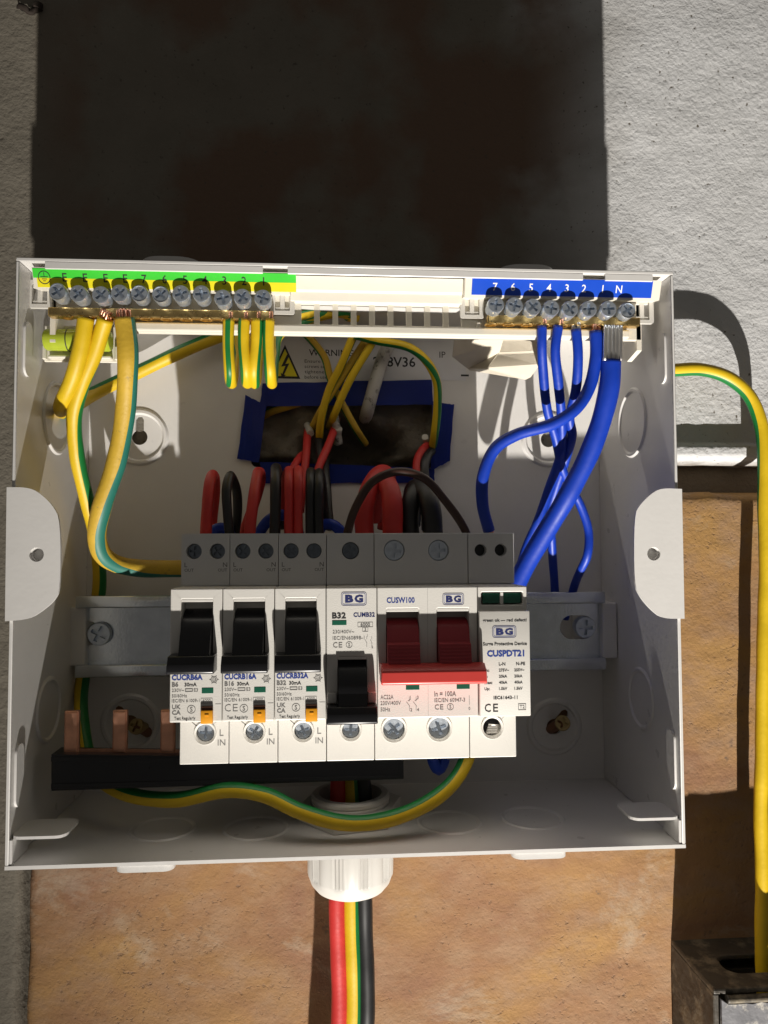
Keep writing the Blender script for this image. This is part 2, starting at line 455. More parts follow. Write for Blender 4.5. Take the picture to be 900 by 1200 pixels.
def wall_fn(X, Z):
    e = fbm(X, Z, 30, 3, 4)*5
    e2 = fbm(X, Z, 9, 11, 3)*1.6
    Y = fbm(X, Z, 70, 1, 4)*1.8+fbm(X, Z, 5, 5, 2)*.3
    # behind the block: the bed of mortar, set back
    inside = sstep(BX-2, BX+1, X+e2*.4)*(1-sstep(43+0, 45.5, Z+e2*.5))
    Y = Y+14*inside
    # a proud run of render above the joint, on the right
    bead = sstep(108, 112, X)*sstep(43.2, 45, Z+e2*.15)*(1-sstep(51.6, 53.4, Z+e2*.15))
    Y = Y-6.0*bead
    # crack beside the block on the left
    Y = Y+5*np.exp(-((X-BX+1.2+e2*.8)/1.0)**2)*(1-sstep(20, 40, Z))
    # cavity knocked through behind the enclosure's opening
    cav = sstep(-50, -46, X+e*.3)*(1-sstep(43, 47, X+e*.3))*sstep(33, 38, Z)*(1-sstep(74, 79, Z))
    deep = np.exp(-(((X-2+e)/20)**2+((Z-52+e)/11)**2)**2)
    Y = Y+cav*(6+fbm(X, Z, 14, 23, 4)*9+34*deep)
    # keep the render clear of the enclosure's back
    beh = sstep(-128, -122, X)*(1-sstep(122, 128, X))*sstep(-113, -108, Z)*(1-sstep(108, 113, Z))
    Y = np.where(beh > 0, Y+beh*np.maximum(0, 1.2-Y), Y)
    return Y
xs = axis_steps(-420, 460, -176, 232, 1.6, 8); zs = axis_steps(-460, 460, -242, 300, 1.6, 8)
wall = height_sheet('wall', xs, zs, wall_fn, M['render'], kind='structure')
def block_fn(X, Z):
    e = fbm(X, Z, 12, 31, 4)*4
    chip = np.maximum(0, fbm(X, Z, 26, 41, 4)-.12)*10*np.exp(-((X-BX)/14)**2)
    d = np.minimum(np.minimum(X-BX+e*.25, BZ-Z+e*.35), 30)
    Y = fbm(X, Z, 60, 33, 4)*1.4+fbm(X, Z, 6, 37, 3)*.3+chip
    Y = Y+13*np.exp(-np.maximum(d, 0)/1.2)
    beh = sstep(-128, -122, X)*(1-sstep(122, 128, X))*sstep(-113, -108, Z)
    cav = sstep(-50, -46, X)*(1-sstep(43, 47, X))*sstep(20, 24, Z)
    Y = np.where(beh > 0, Y+beh*np.maximum(0, 1.2-Y), Y)
    return Y
xb = axis_steps(BX, 460, BX+.01, 232, 1.6, 8); zb = np.concatenate([np.arange(-460, -242, 8), np.arange(-242, BZ, 1.6), [BZ]])
blk = height_sheet('stone_block', xb, zb, block_fn, M['block'], parent=wall)
blk['label'] = 'large weathered terracotta coloured block below the render'

# ------------------------------------------------------------------ the enclosure
W2, H2, D = 120.9, 107.3, 80.6
unit = thing('consumer_unit', (0, 0, -H2), 'white painted metal consumer unit enclosure without its lid, screwed to the wall', 'enclosure')
HOLE = (-46, 41.5, 40.5, 71.0)
def keyhole(cx, cz, big=3.6, small=1.9, up=8, ang=0):
    pts = []
    a0 = math.asin(small/big)
    for i in range(19):
        a = math.radians(90)+a0+(2*math.pi-2*a0)*i/18
        pts.append((big*math.cos(a), big*math.sin(a)))
    pts += [(small, up), (small*.5, up+small*.8), (-small*.5, up+small*.8), (-small, up)]
    c, s = math.cos(ang), math.sin(ang)
    return [(cx+c*x-s*z, cz+s*x+c*z) for x, z in pts]
KH = [at(163, 512, -3), at(643, 515, -3), at(650, 852, -3), at(152, 848, -3)]
kh_ang = [0, 0, math.radians(-40), math.radians(40)]
bm = B_()
holes = [rrect(*HOLE, 3)]+[keyhole(k.x, k.z, ang=a) for k, a in zip(KH, kh_ang)]
prism(bm, rect(-W2+1.3, W2-1.3, -H2+1.3, H2-1.3), holes, -2.2, -.8)
for k, a in zip(KH, kh_ang):
    # pressed boss round each keyhole
    lathe(bm, [(13.5, -2.1), (12.4, -3.2), (11.2, -3.3), (10.2, -2.1)], (k.x, 0, k.z), 'y', 36)
done(bm, 'back_panel', M['paint'], unit, True)
for sx in (-1, 1):
    bm = B_()
    rbox(bm, sx*W2, sx*(W2-1.2), -D, -.3, -H2+1.4, H2-1.4, .25)
    for zc, yc, r in ((56, -42, 15), (-60, -46, 13)):
        lathe(bm, [(r, sx*(W2-1.25)), (r-.7, sx*(W2-2.0)), (r-1.6, sx*(W2-2.0)), (r-2.4, sx*(W2-1.25))], (0, yc, zc), 'x', 40)
        lathe(bm, [(r-2, sx*(W2-.1)), (r-3, sx*(W2+1.6)), (.01, sx*(W2+1.7))], (0, yc, zc), 'x', 40)
    # slot pressings near the front edge
    for z0, z1, yc in ((66, 86, -73), (-88, -66, -74)):
        o_ = rrect(yc-3.2, yc+3.2, z0, z1, 3.1)
        prism(bm, o_, [], sx*(W2-1.25), sx*(W2-2.1), 'x')
    done(bm, 'side_wall', M['paint'], unit, True)
    bm = B_()
    prism(bm, rrect(*(sorted((sx*(W2-1.3), sx*(W2-20)))), -D+.3, -D+17, 3.5), [], -97.2, -96.2, 'z')
    rbox(bm, sx*(W2-1.3), sx*(W2-2.3), -D+.3, -D+14, -H2+1.5, -97.3, .15)
    done(bm, 'corner_tab', M['paint'], unit)
    # lid fixing ear
    if sx < 0: pp = [(8, 571), (32, 571), (46, 577), (62, 592), (71, 610), (71, 690), (64, 704), (50, 716), (34, 726), (6, 728)]; hc = (43, 650)
    else: pp = [(799, 573), (776, 572), (765, 577), (750, 591), (743, 604), (743, 684), (750, 700), (763, 715), (776, 725), (802, 725)]; hc = (766, 649)
    for _ in range(2):                      # round the snipped corners
        qq = [pp[0]]
        for (ax, ay), (bx_, by) in zip(pp, pp[1:]): qq += [(ax*.75+bx_*.25, ay*.75+by*.25), (ax*.25+bx_*.75, ay*.25+by*.75)]
        pp = qq+[pp[-1]]
    P = [at(a, b, -D-1) for a, b in pp]; hcP = at(*hc, -D-1)
    bm = B_()
    prism(bm, [(p.x, p.z) for p in P], [circ(hcP.x, hcP.z, 2.5, 20)], -D-1.15, -D-.02)
    # pressed collar behind the hole
    prism(bm, circ(hcP.x, hcP.z, 4.2, 24), [circ(hcP.x, hcP.z, 2.2, 24)], -D+.0, -D+3)
    prism(bm, circ(hcP.x, hcP.z, 2.15, 20), [], -D+2.2, -D+3)
    bevel_mod(done(bm, 'lid_ear', M['paint'], unit), .2, 2)
GX, GY = -1.0, -42.0                       # cable gland axis
bm = B_()
prism(bm, rect(-W2, W2, -D, -.3), [circ(GX, GY, 16.2, 40)], -H2, -H2+1.3, 'z')
for xc, yc, r in ((-74, -50, 13), (72, -50, 13), (-38, -52, 13), (38, -52, 13)):
    lathe(bm, [(r, -H2+1.28), (r-.6, -H2+1.9), (r-1.4, -H2+1.9), (r-2.2, -H2+1.28)], (xc, yc, 0), 'z', 36)
for xc in (-74, 67):
    prism(bm, rrect(xc-10, xc+10, -D+.4, -D+22, 3.5, 6), [], -H2-2.4, -H2-.02, 'z')
done(bm, 'floor_panel', M['paint'], unit, True)
bm = B_()
rbox(bm, -W2, W2, -D, -.3, H2-1.3, H2, .25)
for xc in (-68, 66):
    prism(bm, rrect(xc-11, xc+11, -D+2, -D+24, 8, 6), [], H2+.02, H2+2.4, 'z')
done(bm, 'top_panel', M['paint'], unit, True)
bm = B_()
for x0, x1 in ((-W2+10, -33.5), (-24.5, 86), (94.5, W2-8)):
    rbox(bm, x0, x1, -D+.05, -D+.9, 103.4, H2-1.32, .15)
done(bm, 'top_lip', M['paint'], unit)
for sx in (-1, 1):                         # rail supports
    bm = B_()
    xx = 116 if sx > 0 else -117
    rbox(bm, xx-3.5, xx+3.5, -22, -2.3, -47, -22, .8, 2)
    rbox(bm, xx-7*1.0-4, xx-3.6, -14, -2.3, -45, -24, .5)
    done(bm, 'rail_support', M['paint'], unit)

# warning label on the back
def lab_pt(px, py): return at(px, py, -2.4)
lab = B_()
a, b = lab_pt(314, 388), lab_pt(546, 446)
prism(lab, rect(a.x, b.x, b.z, a.z), [], -2.42, -2.25)
labo = done(lab, 'warning_label', M['paper'], unit); labo['label'] = 'white warning label with yellow electric shock triangle'
yL = -2.46
t1, t2, t3 = lab_pt(334, 404), lab_pt(316, 443), lab_pt(352, 444)
bm = B_(); fillp(bm, [(t1.x, t1.z), (t2.x, t2.z), (t3.x, t3.z)], yL); done(bm, 'triangle', M['ink'], labo)
cx, cz = (t1.x+t2.x+t3.x)/3, (t1.z+t2.z+t3.z)/3
bm = B_(); fillp(bm, [(cx+(p.x-cx)*.80, cz+(p.z-cz)*.80) for p in (t1, t2, t3)], yL-.04); done(bm, 'triangle_field', M['lyel'], labo)
bm = B_(); fillp(bm, [(cx+x, cz+z) for x, z in ((.9, 6), (-1.8, .2), (.2, .6), (-1.3, -3.2), (-2, -2.6), (-1.6, -4.9), (.5, -3.8), (-.4, -3.5), (2.0, 1.8), (.2, 1.5), (2.2, 5.8))], yL-.08)
p = lab_pt(362, 413); txt_bm(bm, 'WARNING', p.x, yL, p.z, 3.0, width=21, bold=.01)
p = lab_pt(462, 424); txt_bm(bm, '218V36', p.x, yL, p.z, 4.6, align='C', bold=.015)
p = lab_pt(515, 418); txt_bm(bm, 'IP', p.x, yL, p.z+1, 3); 
p = lab_pt(545, 440); line_bm(bm, (p.x-2, p.z), (p.x+1.8, p.z), .9, yL-.0)
for i, s in enumerate(('Ensure all', 'screws are', 'tightened', 'before use')):
    p = lab_pt(357, 423+i*6.2); txt_bm(bm, s, p.x, yL, p.z, 1.6, width=10.5)
done(bm, 'printed_text', M['ink'], labo)['kind'] = 'stuff'

# blue tape round the opening
def tape(label, quad, y=-2.9, fold=.5):
    P = [at(px, py, y) for px, py in quad]
    bm = B_(); n = 10
    grid = []
    for i in range(n+1):
        row = []
        for j in range(5):
            s, t = i/n, j/4
            q = (P[0]*(1-s)+P[1]*s)*(1-t)+(P[3]*(1-s)+P[2]*s)*t
            q = q+Vector((random.uniform(-.2, .2), -abs(random.gauss(0, .05)), random.uniform(-.2, .2)))
            row.append(bm.verts.new(q))
        grid.append(row)
    for i in range(n):
        for j in range(4): bm.faces.new([grid[i][j], grid[i][j+1], grid[i+1][j+1], grid[i+1][j]])
    r = bmesh.ops.solidify(bm, geom=bm.faces[:], thickness=.12)
    bmesh.ops.recalc_face_normals(bm, faces=bm.faces[:])
    o = done(bm, 'tape_strip', M['tape'], None)
    return tag(o, label, 'tape')
tape('blue insulating tape strip along the upper edge of the back opening', [(308, 449), (506, 445), (507, 474), (304, 476)], -3.2)
tape('blue insulating tape strip along the lower edge of the back opening', [(304, 541), (509, 549), (509, 566), (308, 566)], -3.2)
tape('blue insulating tape strip over the opening edge beside the earth cable loops', [(288, 463), (312, 475), (304, 542), (278, 538)], -3.8)
tape('blue insulating tape strip over the opening edge beside the wire feeding the surge device', [(507, 470), (532, 474), (527, 540), (505, 552)], -3.8)

# wall fixing screws through the back
def fixing(label, px, py, ang):
    c = at(px, py, -9)
    bm = B_()
    root = thing('fixing_screw', (c.x, -2, c.z), label, 'screw')
    d = Vector((math.sin(ang)*5.5, 7.5, -math.cos(ang)*6.5)); h = Vector((c.x, -9, c.z))
    tube_bm(bm, [h, h+d*.5, h+d], 2.3, sides=14); done(bm, 'wall_plug', M['plug'], root)
    o = screw(root, h+Vector((0, -1.8, 0)), 3.5, 'screw_head', 'rust', 1.8)
    o.rotation_euler = (math.radians(-18), 0, math.radians(-14))
    return root
fixing('brassy wood screw in brown plug below the rail near the bare corner', 658, 846, math.radians(-38))
fixing('brassy wood screw behind the copper comb prongs', 160, 850, math.radians(38))

# ------------------------------------------------------------------ DIN rail
RZ0, RZ1 = -51.5, -17.0
rail = thing('mounting_rail', (0, -18, RZ0), 'galvanised steel top hat rail carrying the row of breakers', 'rail')
bm = B_()
prof = [(-25, RZ1), (-25, RZ1-5.2), (-18.5, RZ1-5.2), (-18.5, RZ0+5.2), (-25, RZ0+5.2), (-25, RZ0), (-24, RZ0), (-24, RZ0+4.2), (-17.5, RZ0+4.2), (-17.5, RZ1-4.2), (-24, RZ1-4.2), (-24, RZ1)]
# web with slots, plus lips
s1, s2 = at(106, 742, -18.5), at(674, 735, -18.5)
prism(bm, rect(-117, 113, RZ0+5.2, RZ1-5.2), [rrect(s1.x-8.5, s1.x+4, s1.z-5.4, s1.z+5.4, 5.3), rrect(s2.x-7, s2.x+9, s2.z-5.4, s2.z+5.4, 5.3)], -18.5, -17.5)
for sg, zz in ((1, RZ1), (-1, RZ0)):
    z1 = zz-sg*4.2; z2 = zz-sg*5.2
    rbox(bm, -117, 113, -25.2, -23.6, min(zz, z2), max(zz, z2), .7, 3)
    rbox(bm, -117.01, 113.01, -23.58, -17.5, min(z1, z2), max(z1, z2), .2)
done(bm, 'rail_profile', M['galv'], rail, True)
q = at(116, 743, -21); screw(rail, (q.x, -21.5, q.z), 5.0, depth=2.4)
q = at(686, 735, -21); screw(rail, (q.x, -21.5, q.z), 4.8, depth=2.4)

# ------------------------------------------------------------------ devices
DX0, DZ = -64.5, -33.9                     # left end of the row, row centre height
YF, YS, YB = -86.1, -68.1, -25.3
def dv(v): return DZ+23-v                  # v = mm below the top of the front section
class Dev:
    def __init__(s, name, slot, width, label, cat, recesses, top_holes, low_holes, top_r=2.9, low_r=3.3, group=None, big=False, xoff=0):
        s.x0 = DX0+slot*18+.12; s.x1 = DX0+(slot+width)*18-.12; s.w = width*18
        s.r = thing(name, ((s.x0+s.x1)/2, YB, DZ-42.5), label, cat, group)
        bm = B_(); rbox(bm, s.x0, s.x1, YB, YS+4.6, DZ-42.4, DZ+42.4, .3)
        rbox(bm, s.x0+.02, s.x1-.02, YS+4.5, YF+8.2, DZ-22.9, DZ+22.9, .2)
        done(bm, 'case', M['dev'], s.r)
        bm = B_()
        prism(bm, rect(s.x0, s.x1, DZ+23.1, DZ+42.5), [circ(s.x0+u, DZ+42.5-6.6, top_r, 24) for u in top_holes], YS, YS+4.5)
        bevel_mod(done(bm, 'upper_cover', M['devgrey'], s.r), .3)
        bm = B_()
        prism(bm, rect(s.x0, s.x1, DZ-42.5, DZ-23.1), [circ(s.x0+u, DZ-23.1-8.2, low_r, 28) for u in low_holes], YS, YS+4.5)
        bevel_mod(done(bm, 'lower_cover', M['dev'], s.r), .3)
        for u in low_holes:
            bm = B_()
            lathe(bm, [(low_r+.02, YS+.02), (low_r+.75, YS-.45), (low_r+.95, YS+.02)], (s.x0+u, 0, DZ-31.3), 'y', 28)
            done(bm, 'screw_collar', M['dev'], s.r, True)
        s.fz = recesses
        bm = B_()
        prism(bm, rect(s.x0, s.x1, dv(46), dv(0)), [rrect(s.x0+a, s.x0+b, dv(d), dv(c), .5, 2) for a, b, c, d in recesses], YF, YF+8)
        bevel_mod(done(bm, 'front_plate', M['dev'], s.r), .35)
        if name == 'surge_protector': return s.__dict__.update(pr={}) and None
        for u in top_holes: screw(s.r, (s.x0+u, YS+(1.2 if top_r > 3.5 else 3.0), DZ+35.9), top_r-.1, 'terminal_screw', 'shaded_steel' if top_r < 3.5 else 'steel')
        for u in low_holes: screw(s.r, (s.x0+u, YS+1.4, DZ-31.3), low_r-.12, 'terminal_screw')
        s.pr = {}
    def bm(s, ink):
        if ink not in s.pr: s.pr[ink] = B_()
        return s.pr[ink]
    def t(s, txt, u, v, cap, ink='grey_ink', width=None, align='L', bold=0.01, y=None):
        txt_bm(s.bm(ink), txt, s.x0+u, (YF if y is None else y)-.06, dv(v), cap, width, align, bold)
    def box(s, u0, u1, v0, v1, ink, lw=.16, r=.3, y=None):
        yy = (YF if y is None else y)-.06
        ring_bm(s.bm(ink), rrect(s.x0+u0, s.x0+u1, dv(v1), dv(v0), r, 3), rrect(s.x0+u0+lw, s.x0+u1-lw, dv(v1)+lw, dv(v0)-lw, max(.05, r-lw), 3), yy)
    def ring(s, u, v, r, ink='grey_ink', lw=.16, n=24):
        ring_bm(s.bm(ink), circ(s.x0+u, dv(v), r, n), circ(s.x0+u, dv(v), r-lw, n), YF-.06)
    def ln(s, u0, v0, u1, v1, wd=.14, ink='grey_ink', y=None):
        line_bm(s.bm(ink), (s.x0+u0, dv(v0)), (s.x0+u1, dv(v1)), wd, (YF if y is None else y)-.06)
    def logo(s, u0, u1, v0, v1, y=None):
        s.box(u0, u1, v0, v1, 'navy_ink', .17, .9, y)
        s.box(u0+.45, u1-.45, v0+.45, v1-.45, 'blue_ink', .15, .6, y)
        w_ = (u1-u0)*.33; c_ = (u0+u1)/2
        s.t('B', c_-w_-.05*w_, (v0+v1)/2, (v1-v0)*.50, 'navy_ink', width=w_, bold=.055, y=y)
        s.t('G', c_+.06*w_, (v0+v1)/2, (v1-v0)*.50, 'navy_ink', width=w_*1.05, bold=.05, y=y)
    def window(s, u0, u1, v0, v1, y=None, name='indicator_window', mt='win'):
        yy = YF if y is None else y
        bm = B_(); rbox(bm, s.x0+u0, s.x0+u1, yy-.12, yy+.5, dv(v1), dv(v0), .08); done(bm, name, M[mt], s.r)
    def part(s, name, mt, fn, smooth=True):
        bm = B_(); fn(bm); return done(bm, name, M[mt], s.r, smooth)
    def finish(s):
        for ink, bm in s.pr.items(): done(bm, 'printed_text', M[ink], s.r)['kind'] = 'stuff'
    def ext(s, bm, prof, u0, u1):           # (y, v) side profile extruded sideways
        prism(bm, [(y, dv(v)) for y, v in prof], [], s.x0+u0, s.x0+u1, 'x')
    def top_txt(s, txt, u, zoff, cap, align='L'):
        txt_bm(s.bm('grey_ink'), txt, s.x0+u, YS-.06, DZ+42.5-zoff, cap, None, align, .005)
    def low_txt(s, txt, u, zoff, cap, align='C'):
        txt_bm(s.bm('grey_ink'), txt, s.x0+u, YS-.06, DZ-23.1-zoff, cap, None, align, .005)

def rcbo(slot, code, rating, mark, label):
    d = Dev('breaker', slot, 1, label, 'circuit breaker', [(3.6, 14.6, 3.6, 27.2)], (4.6, 13.2), (9.2,), group='row of residual current breakers')
    d.part('toggle', 'blackp', lambda bm: d.ext(bm, [(-78.2, 7.5), (-81, 8.2), (-86, 11), (-89.5, 16), (-92.0, 22.5), (-92.6, 27), (-84, 27), (-78.2, 26.5)], 3.9, 14.3))
    def lip(bm):
        d.ext(bm, [(-86.4, 22.2), (-92.8, 22.4), (-94.6, 25.4), (-94.8, 27.6), (-94.0, 28.3), (-86.4, 28.3)], .5, 16.2)
    bevel_mod(d.part('toggle_lip', 'blackp', lip), .4, 2)
    d.part('recess_sill', 'dev', lambda bm: rbox(bm, d.x0+3.7, d.x0+14.5, YF+.1, YF+4, dv(4.6), dv(3.62), .1))
    # label area
    d.t(code, .6, 30.6, 1.75, 'blue_ink', width=10.6+.5*(len(code)-7), bold=.045)
    d.t(rating, .7, 33.0, 1.5, 'grey_ink', bold=.04); d.t('30mA', 5.0, 33.1, 1.2, 'ink', bold=.03)
    d.t('230V~', .7, 35.0, 1.15, width=4.2); d.box(5.2, 7.9, 34.4, 35.6, 'grey_ink', .3, .2); d.t('E3', 8.2, 35.0, 1.15)
    d.t('50/60Hz', .7, 36.9, 1.1, width=5.2); d.t('IEC/EN 61009-1', .7, 38.6, 1.1, width=9.5)
    d.ring(15.1, 31.5, 1.3, 'grey_ink', .22, 6); d.ring(15.1, 31.5, .85, 'grey_ink', .12, 6); d.t('-25', 15.1, 31.5, .7, align='C')
    for k in range(6):
        a = math.pi/3*k; d.ln(15.1+1.2*math.cos(a), 31.5+1.2*math.sin(a), 15.1+1.6*math.cos(a), 31.5+1.6*math.sin(a), .25)
    d.window(10.9, 14.9, 34.3, 36.2)
    d.box(10.6, 14.6, 37.8, 39.6, 'grey_ink', .14, .15); d.t('6000', 12.6, 38.7, 1.0, align='C')
    if mark == 'CE':
        d.t('C', .8, 41.3, 2.6, width=2.1, bold=-.01); d.t('E', 3.6, 41.3, 2.6, width=1.7, bold=-.01)
    else:
        d.t('UK', .8, 40.7, 1.45, width=3.0, bold=.03); d.t('CA', .8, 42.6, 1.45, width=3.0, bold=.03)
    d.ring(7.4, 41.6, 1.45, 'grey_ink', .2); d.t('S', 7.4, 41.6, 1.6, align='C')
    d.t('Test Regularly', 1.6, 44.6, 1.05, 'ink', width=7.2)
    d.ln(15.6, 39.9, 17.6, 39.9, .1)
    def btn(bm):
        rbox(bm, d.x0+10.8, d.x0+14.9, YF-1.5, YF+.5, dv(46.4), dv(41.8), .25, 2)
        rbox(bm, d.x0+12.2, d.x0+13.6, YF-1.75, YF-1.4, dv(43.6), dv(43.1), .05)
    d.part('test_button', 'orange', btn)
    d.part('button_top', 'obrown', lambda bm: rbox(bm, d.x0+10.85, d.x0+14.85, YF-.9, YF+.4, dv(41.75), dv(40.5), .15))  # dark brown piece at the top of the orange button
    d.top_txt('L', 1.2, 11.6, 1.7); d.top_txt('OUT', 1.2, 13.6, 1.15); d.top_txt('N', 16.9, 11.6, 1.7, 'R'); d.top_txt('OUT', 16.9, 13.6, 1.15, 'R')
    d.low_txt('L', 15.2, 8.0, 2.4); d.low_txt('IN', 15.2, 11.6, 2.2)
    d.finish()
rcbo(0, 'CUCRB6A', 'B6', 'UK', 'white residual current breaker printed CUCRB6A with black toggle and orange button')
rcbo(1, 'CUCRB16A', 'B16', 'CE', 'white residual current breaker printed CUCRB16A with black toggle and orange button')
rcbo(2, 'CUCRB32A', 'B32', 'UK', 'white residual current breaker printed CUCRB32A with black toggle and orange button')

d = Dev('breaker', 3, 1, 'white miniature breaker printed CUMB32 with black toggle and round logo above', 'circuit breaker', [(4.0, 14.2, 24.2, 40.6)], (9.0,), (9.0,), top_r=3.3)
d.r['label'] = 'white miniature breaker printed CUMB32 with BG logo above its black toggle'
d.part('toggle', 'blackp', lambda bm: d.ext(bm, [(-78.2, 25.5), (-83, 25.8), (-88.5, 29), (-92, 34.5), (-93, 41), (-84, 41), (-78.2, 40.4)], 4.2, 14.0))
def lip(bm): d.ext(bm, [(-86.4, 40.4), (-93.5, 40.2), (-95.3, 42.4), (-95.5, 45.2), (-94.8, 45.9), (-86.4, 45.9)], .2, 17.5)
bevel_mod(d.part('toggle_lip', 'blackp', lip), .4, 2)
for u0, u1 in ((.4, 3.6), (14.5, 17.4)): d.part('toggle_guard', 'dev', lambda bm: rbox(bm, d.x0+u0, d.x0+u1, YF-2.2, YF+.3, dv(40.0), dv(36.5), .4, 2))
d.part('recess_sill', 'dev', lambda bm: rbox(bm, d.x0+4.05, d.x0+14.15, YF+.1, YF+4, dv(25.3), dv(24.22), .1))
d.logo(5.2, 14.2, 1.5, 6.4)
d.t('B32', 2.0, 9.8, 2.0, 'ink', width=4.9, bold=.04); d.t('CUMB32', 9.5, 9.6, 1.5, 'navy_ink', width=7.6, bold=.035)
d.window(2.0, 7.1, 11.5, 13.2); d.box(11, 16.4, 12.2, 14.0, 'grey_ink', .15, .1); d.t('6000', 13.7, 13.1, 1.2, align='C', bold=.03); d.box(12.7, 14.7, 14.0, 15.6, 'grey_ink', .15, .1); d.t('3', 13.7, 14.8, 1.0, align='C')
d.t('230/400V~', 2.2, 15.5, 1.25, width=7.6); d.t('IEC/EN60898-1', 2.2, 17.7, 1.25, width=11.2)
d.t('C', 2.3, 20.1, 1.9, width=1.6); d.t('E', 4.3, 20.1, 1.9, width=1.3); d.ring(8.0, 20.1, 1.15, lw=.18); d.t('S', 8.0, 20.1, 1.2, align='C')
for u in (14.2, 16.0):
    d.ln(u, 17.2, u, 18.3); d.ln(u-.5, 18.4, u+.1, 19.8); d.ln(u, 19.9, u, 21.0)
d.t('1', 14.4, 17.0, .8); d.t('2', 15.9, 21.0, .8)
d.finish()

d = Dev('main_switch', 4, 2, 'white double width main switch printed CUSW100 with linked red toggles', 'switch', [(3.1, 14.8, 7.6, 26.8), (21.2, 32.8, 7.6, 26.8)], (7.6, 24.6), (7.2, 24.4), top_r=4.0, low_r=4.1)
for u0, u1 in ((3.3, 14.6), (21.4, 32.6)):
    def tog(bm):
        d.ext(bm, [(-78.2, 11.5), (-83, 12), (-86.5, 14.2), (-88.5, 19.2), (-90.4, 19.8), (-92.2, 27), (-84, 27), (-78.2, 26.5)], u0, u1)
    tg = d.part('toggle', 'toggle', tog)
    bm = B_()
    for k in range(5):
        d.ext(bm, [(-90.3-.33*k*1.0, 20.6+1.15*k), (-90.75-.33*k, 20.7+1.15*k), (-90.9-.33*k, 21.1+1.15*k), (-90.5-.33*k, 21.3+1.15*k)], u0+.3, u1-.3)
    done(bm, 'grip_rib', M['toggle'], tg)
    bm = B_(); rbox(bm, d.x0+u0-.15, d.x0+u1+.15, YF+.1, YF+4, dv(8.7), dv(7.62), .1); done(bm, 'recess_sill', M['dev'], d.r)
def link_bar(bm): d.ext(bm, [(-86.6, 26.6), (-92, 26.2), (-95.2, 28.3), (-95.8, 32.2), (-95.0, 32.8), (-86.6, 32.8)], .7, 37.2)
bevel_mod(d.part('link_bar', 'bar', link_bar), .5, 3)
d.t('CUSW100', 3.3, 4.6, 1.9, 'blue_ink', width=10, bold=.03); d.logo(23.3, 31.0, 2.2, 6.5)
d.window(10, 14.8, 34.3, 36.2); d.window(28.1, 32.8, 34.3, 36.2)
d.t('AC22A', 1.0, 38.6, 1.5, width=4.6); d.t('230V/400V', 1.0, 40.7, 1.35, width=7.2); d.t('50Hz', 1.0, 42.9, 1.35, width=3.4)
d.t('In = 100A', 20.1, 37.8, 1.7, 'grey_ink', width=7.8, bold=.02); d.t('IEC/EN 60947-3', 20.1, 40.0, 1.35, width=11.0)
d.t('C', 20.2, 42.4, 1.8, width=1.5); d.t('E', 22.1, 42.4, 1.8, width=1.2); d.ring(25.8, 42.4, 1.2, lw=.18); d.t('S', 25.8, 42.4, 1.25, align='C')
for u in (11.2, 13.6):
    d.ln(u, 38.6, u, 40.2); d.ln(u-1, 40.4, u+.2, 42.0); d.ln(u, 42, u, 43.6); d.ln(u-.5, 40.1, u+.5, 39.5)
d.t('1', 11.5, 38.9, 1.1); d.t('3', 13.9, 38.9, 1.1); d.t('2', 11.5, 43.2, 1.1); d.t('4', 13.9, 43.2, 1.1)
d.ln(32.6, 38.5, 32.6, 41.8); d.t('0', 32.6, 43.1, 1.0, align='C')
d.ln(17.9, .4, 17.9, 26, .06); d.ln(17.9, 33.5, 17.9, 45.6, .06)
d.finish()

d = Dev('surge_protector', 6, 1, 'white surge protective device printed CUSPDT21 with two green windows', 'surge protector', [(1.2, 16.4, 2.0, 6.6)], (4.8, 12.6), (8.6,), top_r=2.3, low_r=3.5)
YC = YF-2.4
def cart(bm):
    rbox(bm, d.x0-.0, d.x1+.35, YC, YF-.02, dv(45.6), dv(8.6), .3, 2)
d.part('cartridge', 'dev', cart)
for u0, u1 in ((1.9, 8.1), (9.4, 15.8)): d.part('status_window', 'win', lambda bm: rbox(bm, d.x0+u0, d.x0+u1, YF+1.0, YF+2, dv(6.1), dv(2.5), .1))
bm = B_()
for k in range(6): tube_bm(bm, [(d.x0+6.6+k*.2, YS+2.5, DZ-33.9+k*.62), (d.x0+8.6, YS+2.2, DZ-33.9+k*.62), (d.x0+11.6, YS+1.8, DZ-33.7+k*.55)], .3, sides=8)
done(bm, 'conductor', M['ferr'], d.r)['kind'] = 'stuff'
def tray(bm): rbox(bm, d.x0+4.9, d.x0+12.3, YS+3.6, YS+4.4, DZ-35, DZ-28, .1)
d.part('dark_port_back', 'blackp', tray)
for u0 in (4.8, 12.6): d.part('dark_port_back', 'blackp', lambda bm: rbox(bm, d.x0+u0-2.6, d.x0+u0+2.6, YS+3.9, YS+4.55, DZ+33, DZ+39, .1))  # black plates painted in for the shade inside the empty screw holes
d.part('window_divider', 'dev', lambda bm: rbox(bm, d.x0+8.2, d.x0+9.3, YF+.2, YF+3, dv(6.5), dv(2.1), .1))
k = dict(y=YC)
d.t('green ok --- red defect!', 1.2, 11.8, 1.05, 'ink', width=15.8, bold=.03, **k)
d.logo(4.6, 13.2, 13.7, 18.0, y=YC)
d.t('Surge Protective Device', 1.2, 20.1, 1.15, 'ink', width=15.8, bold=.03, **k)
d.t('CUSPDT21', 2.6, 23.5, 2.1, 'blue_ink', width=13.4, bold=.045, **k)
d.t('L-N', 6.8, 27.2, 1.1, 'ink', bold=.03, **k); d.t('N-PE', 13.0, 27.2, 1.1, 'ink', bold=.03, **k)
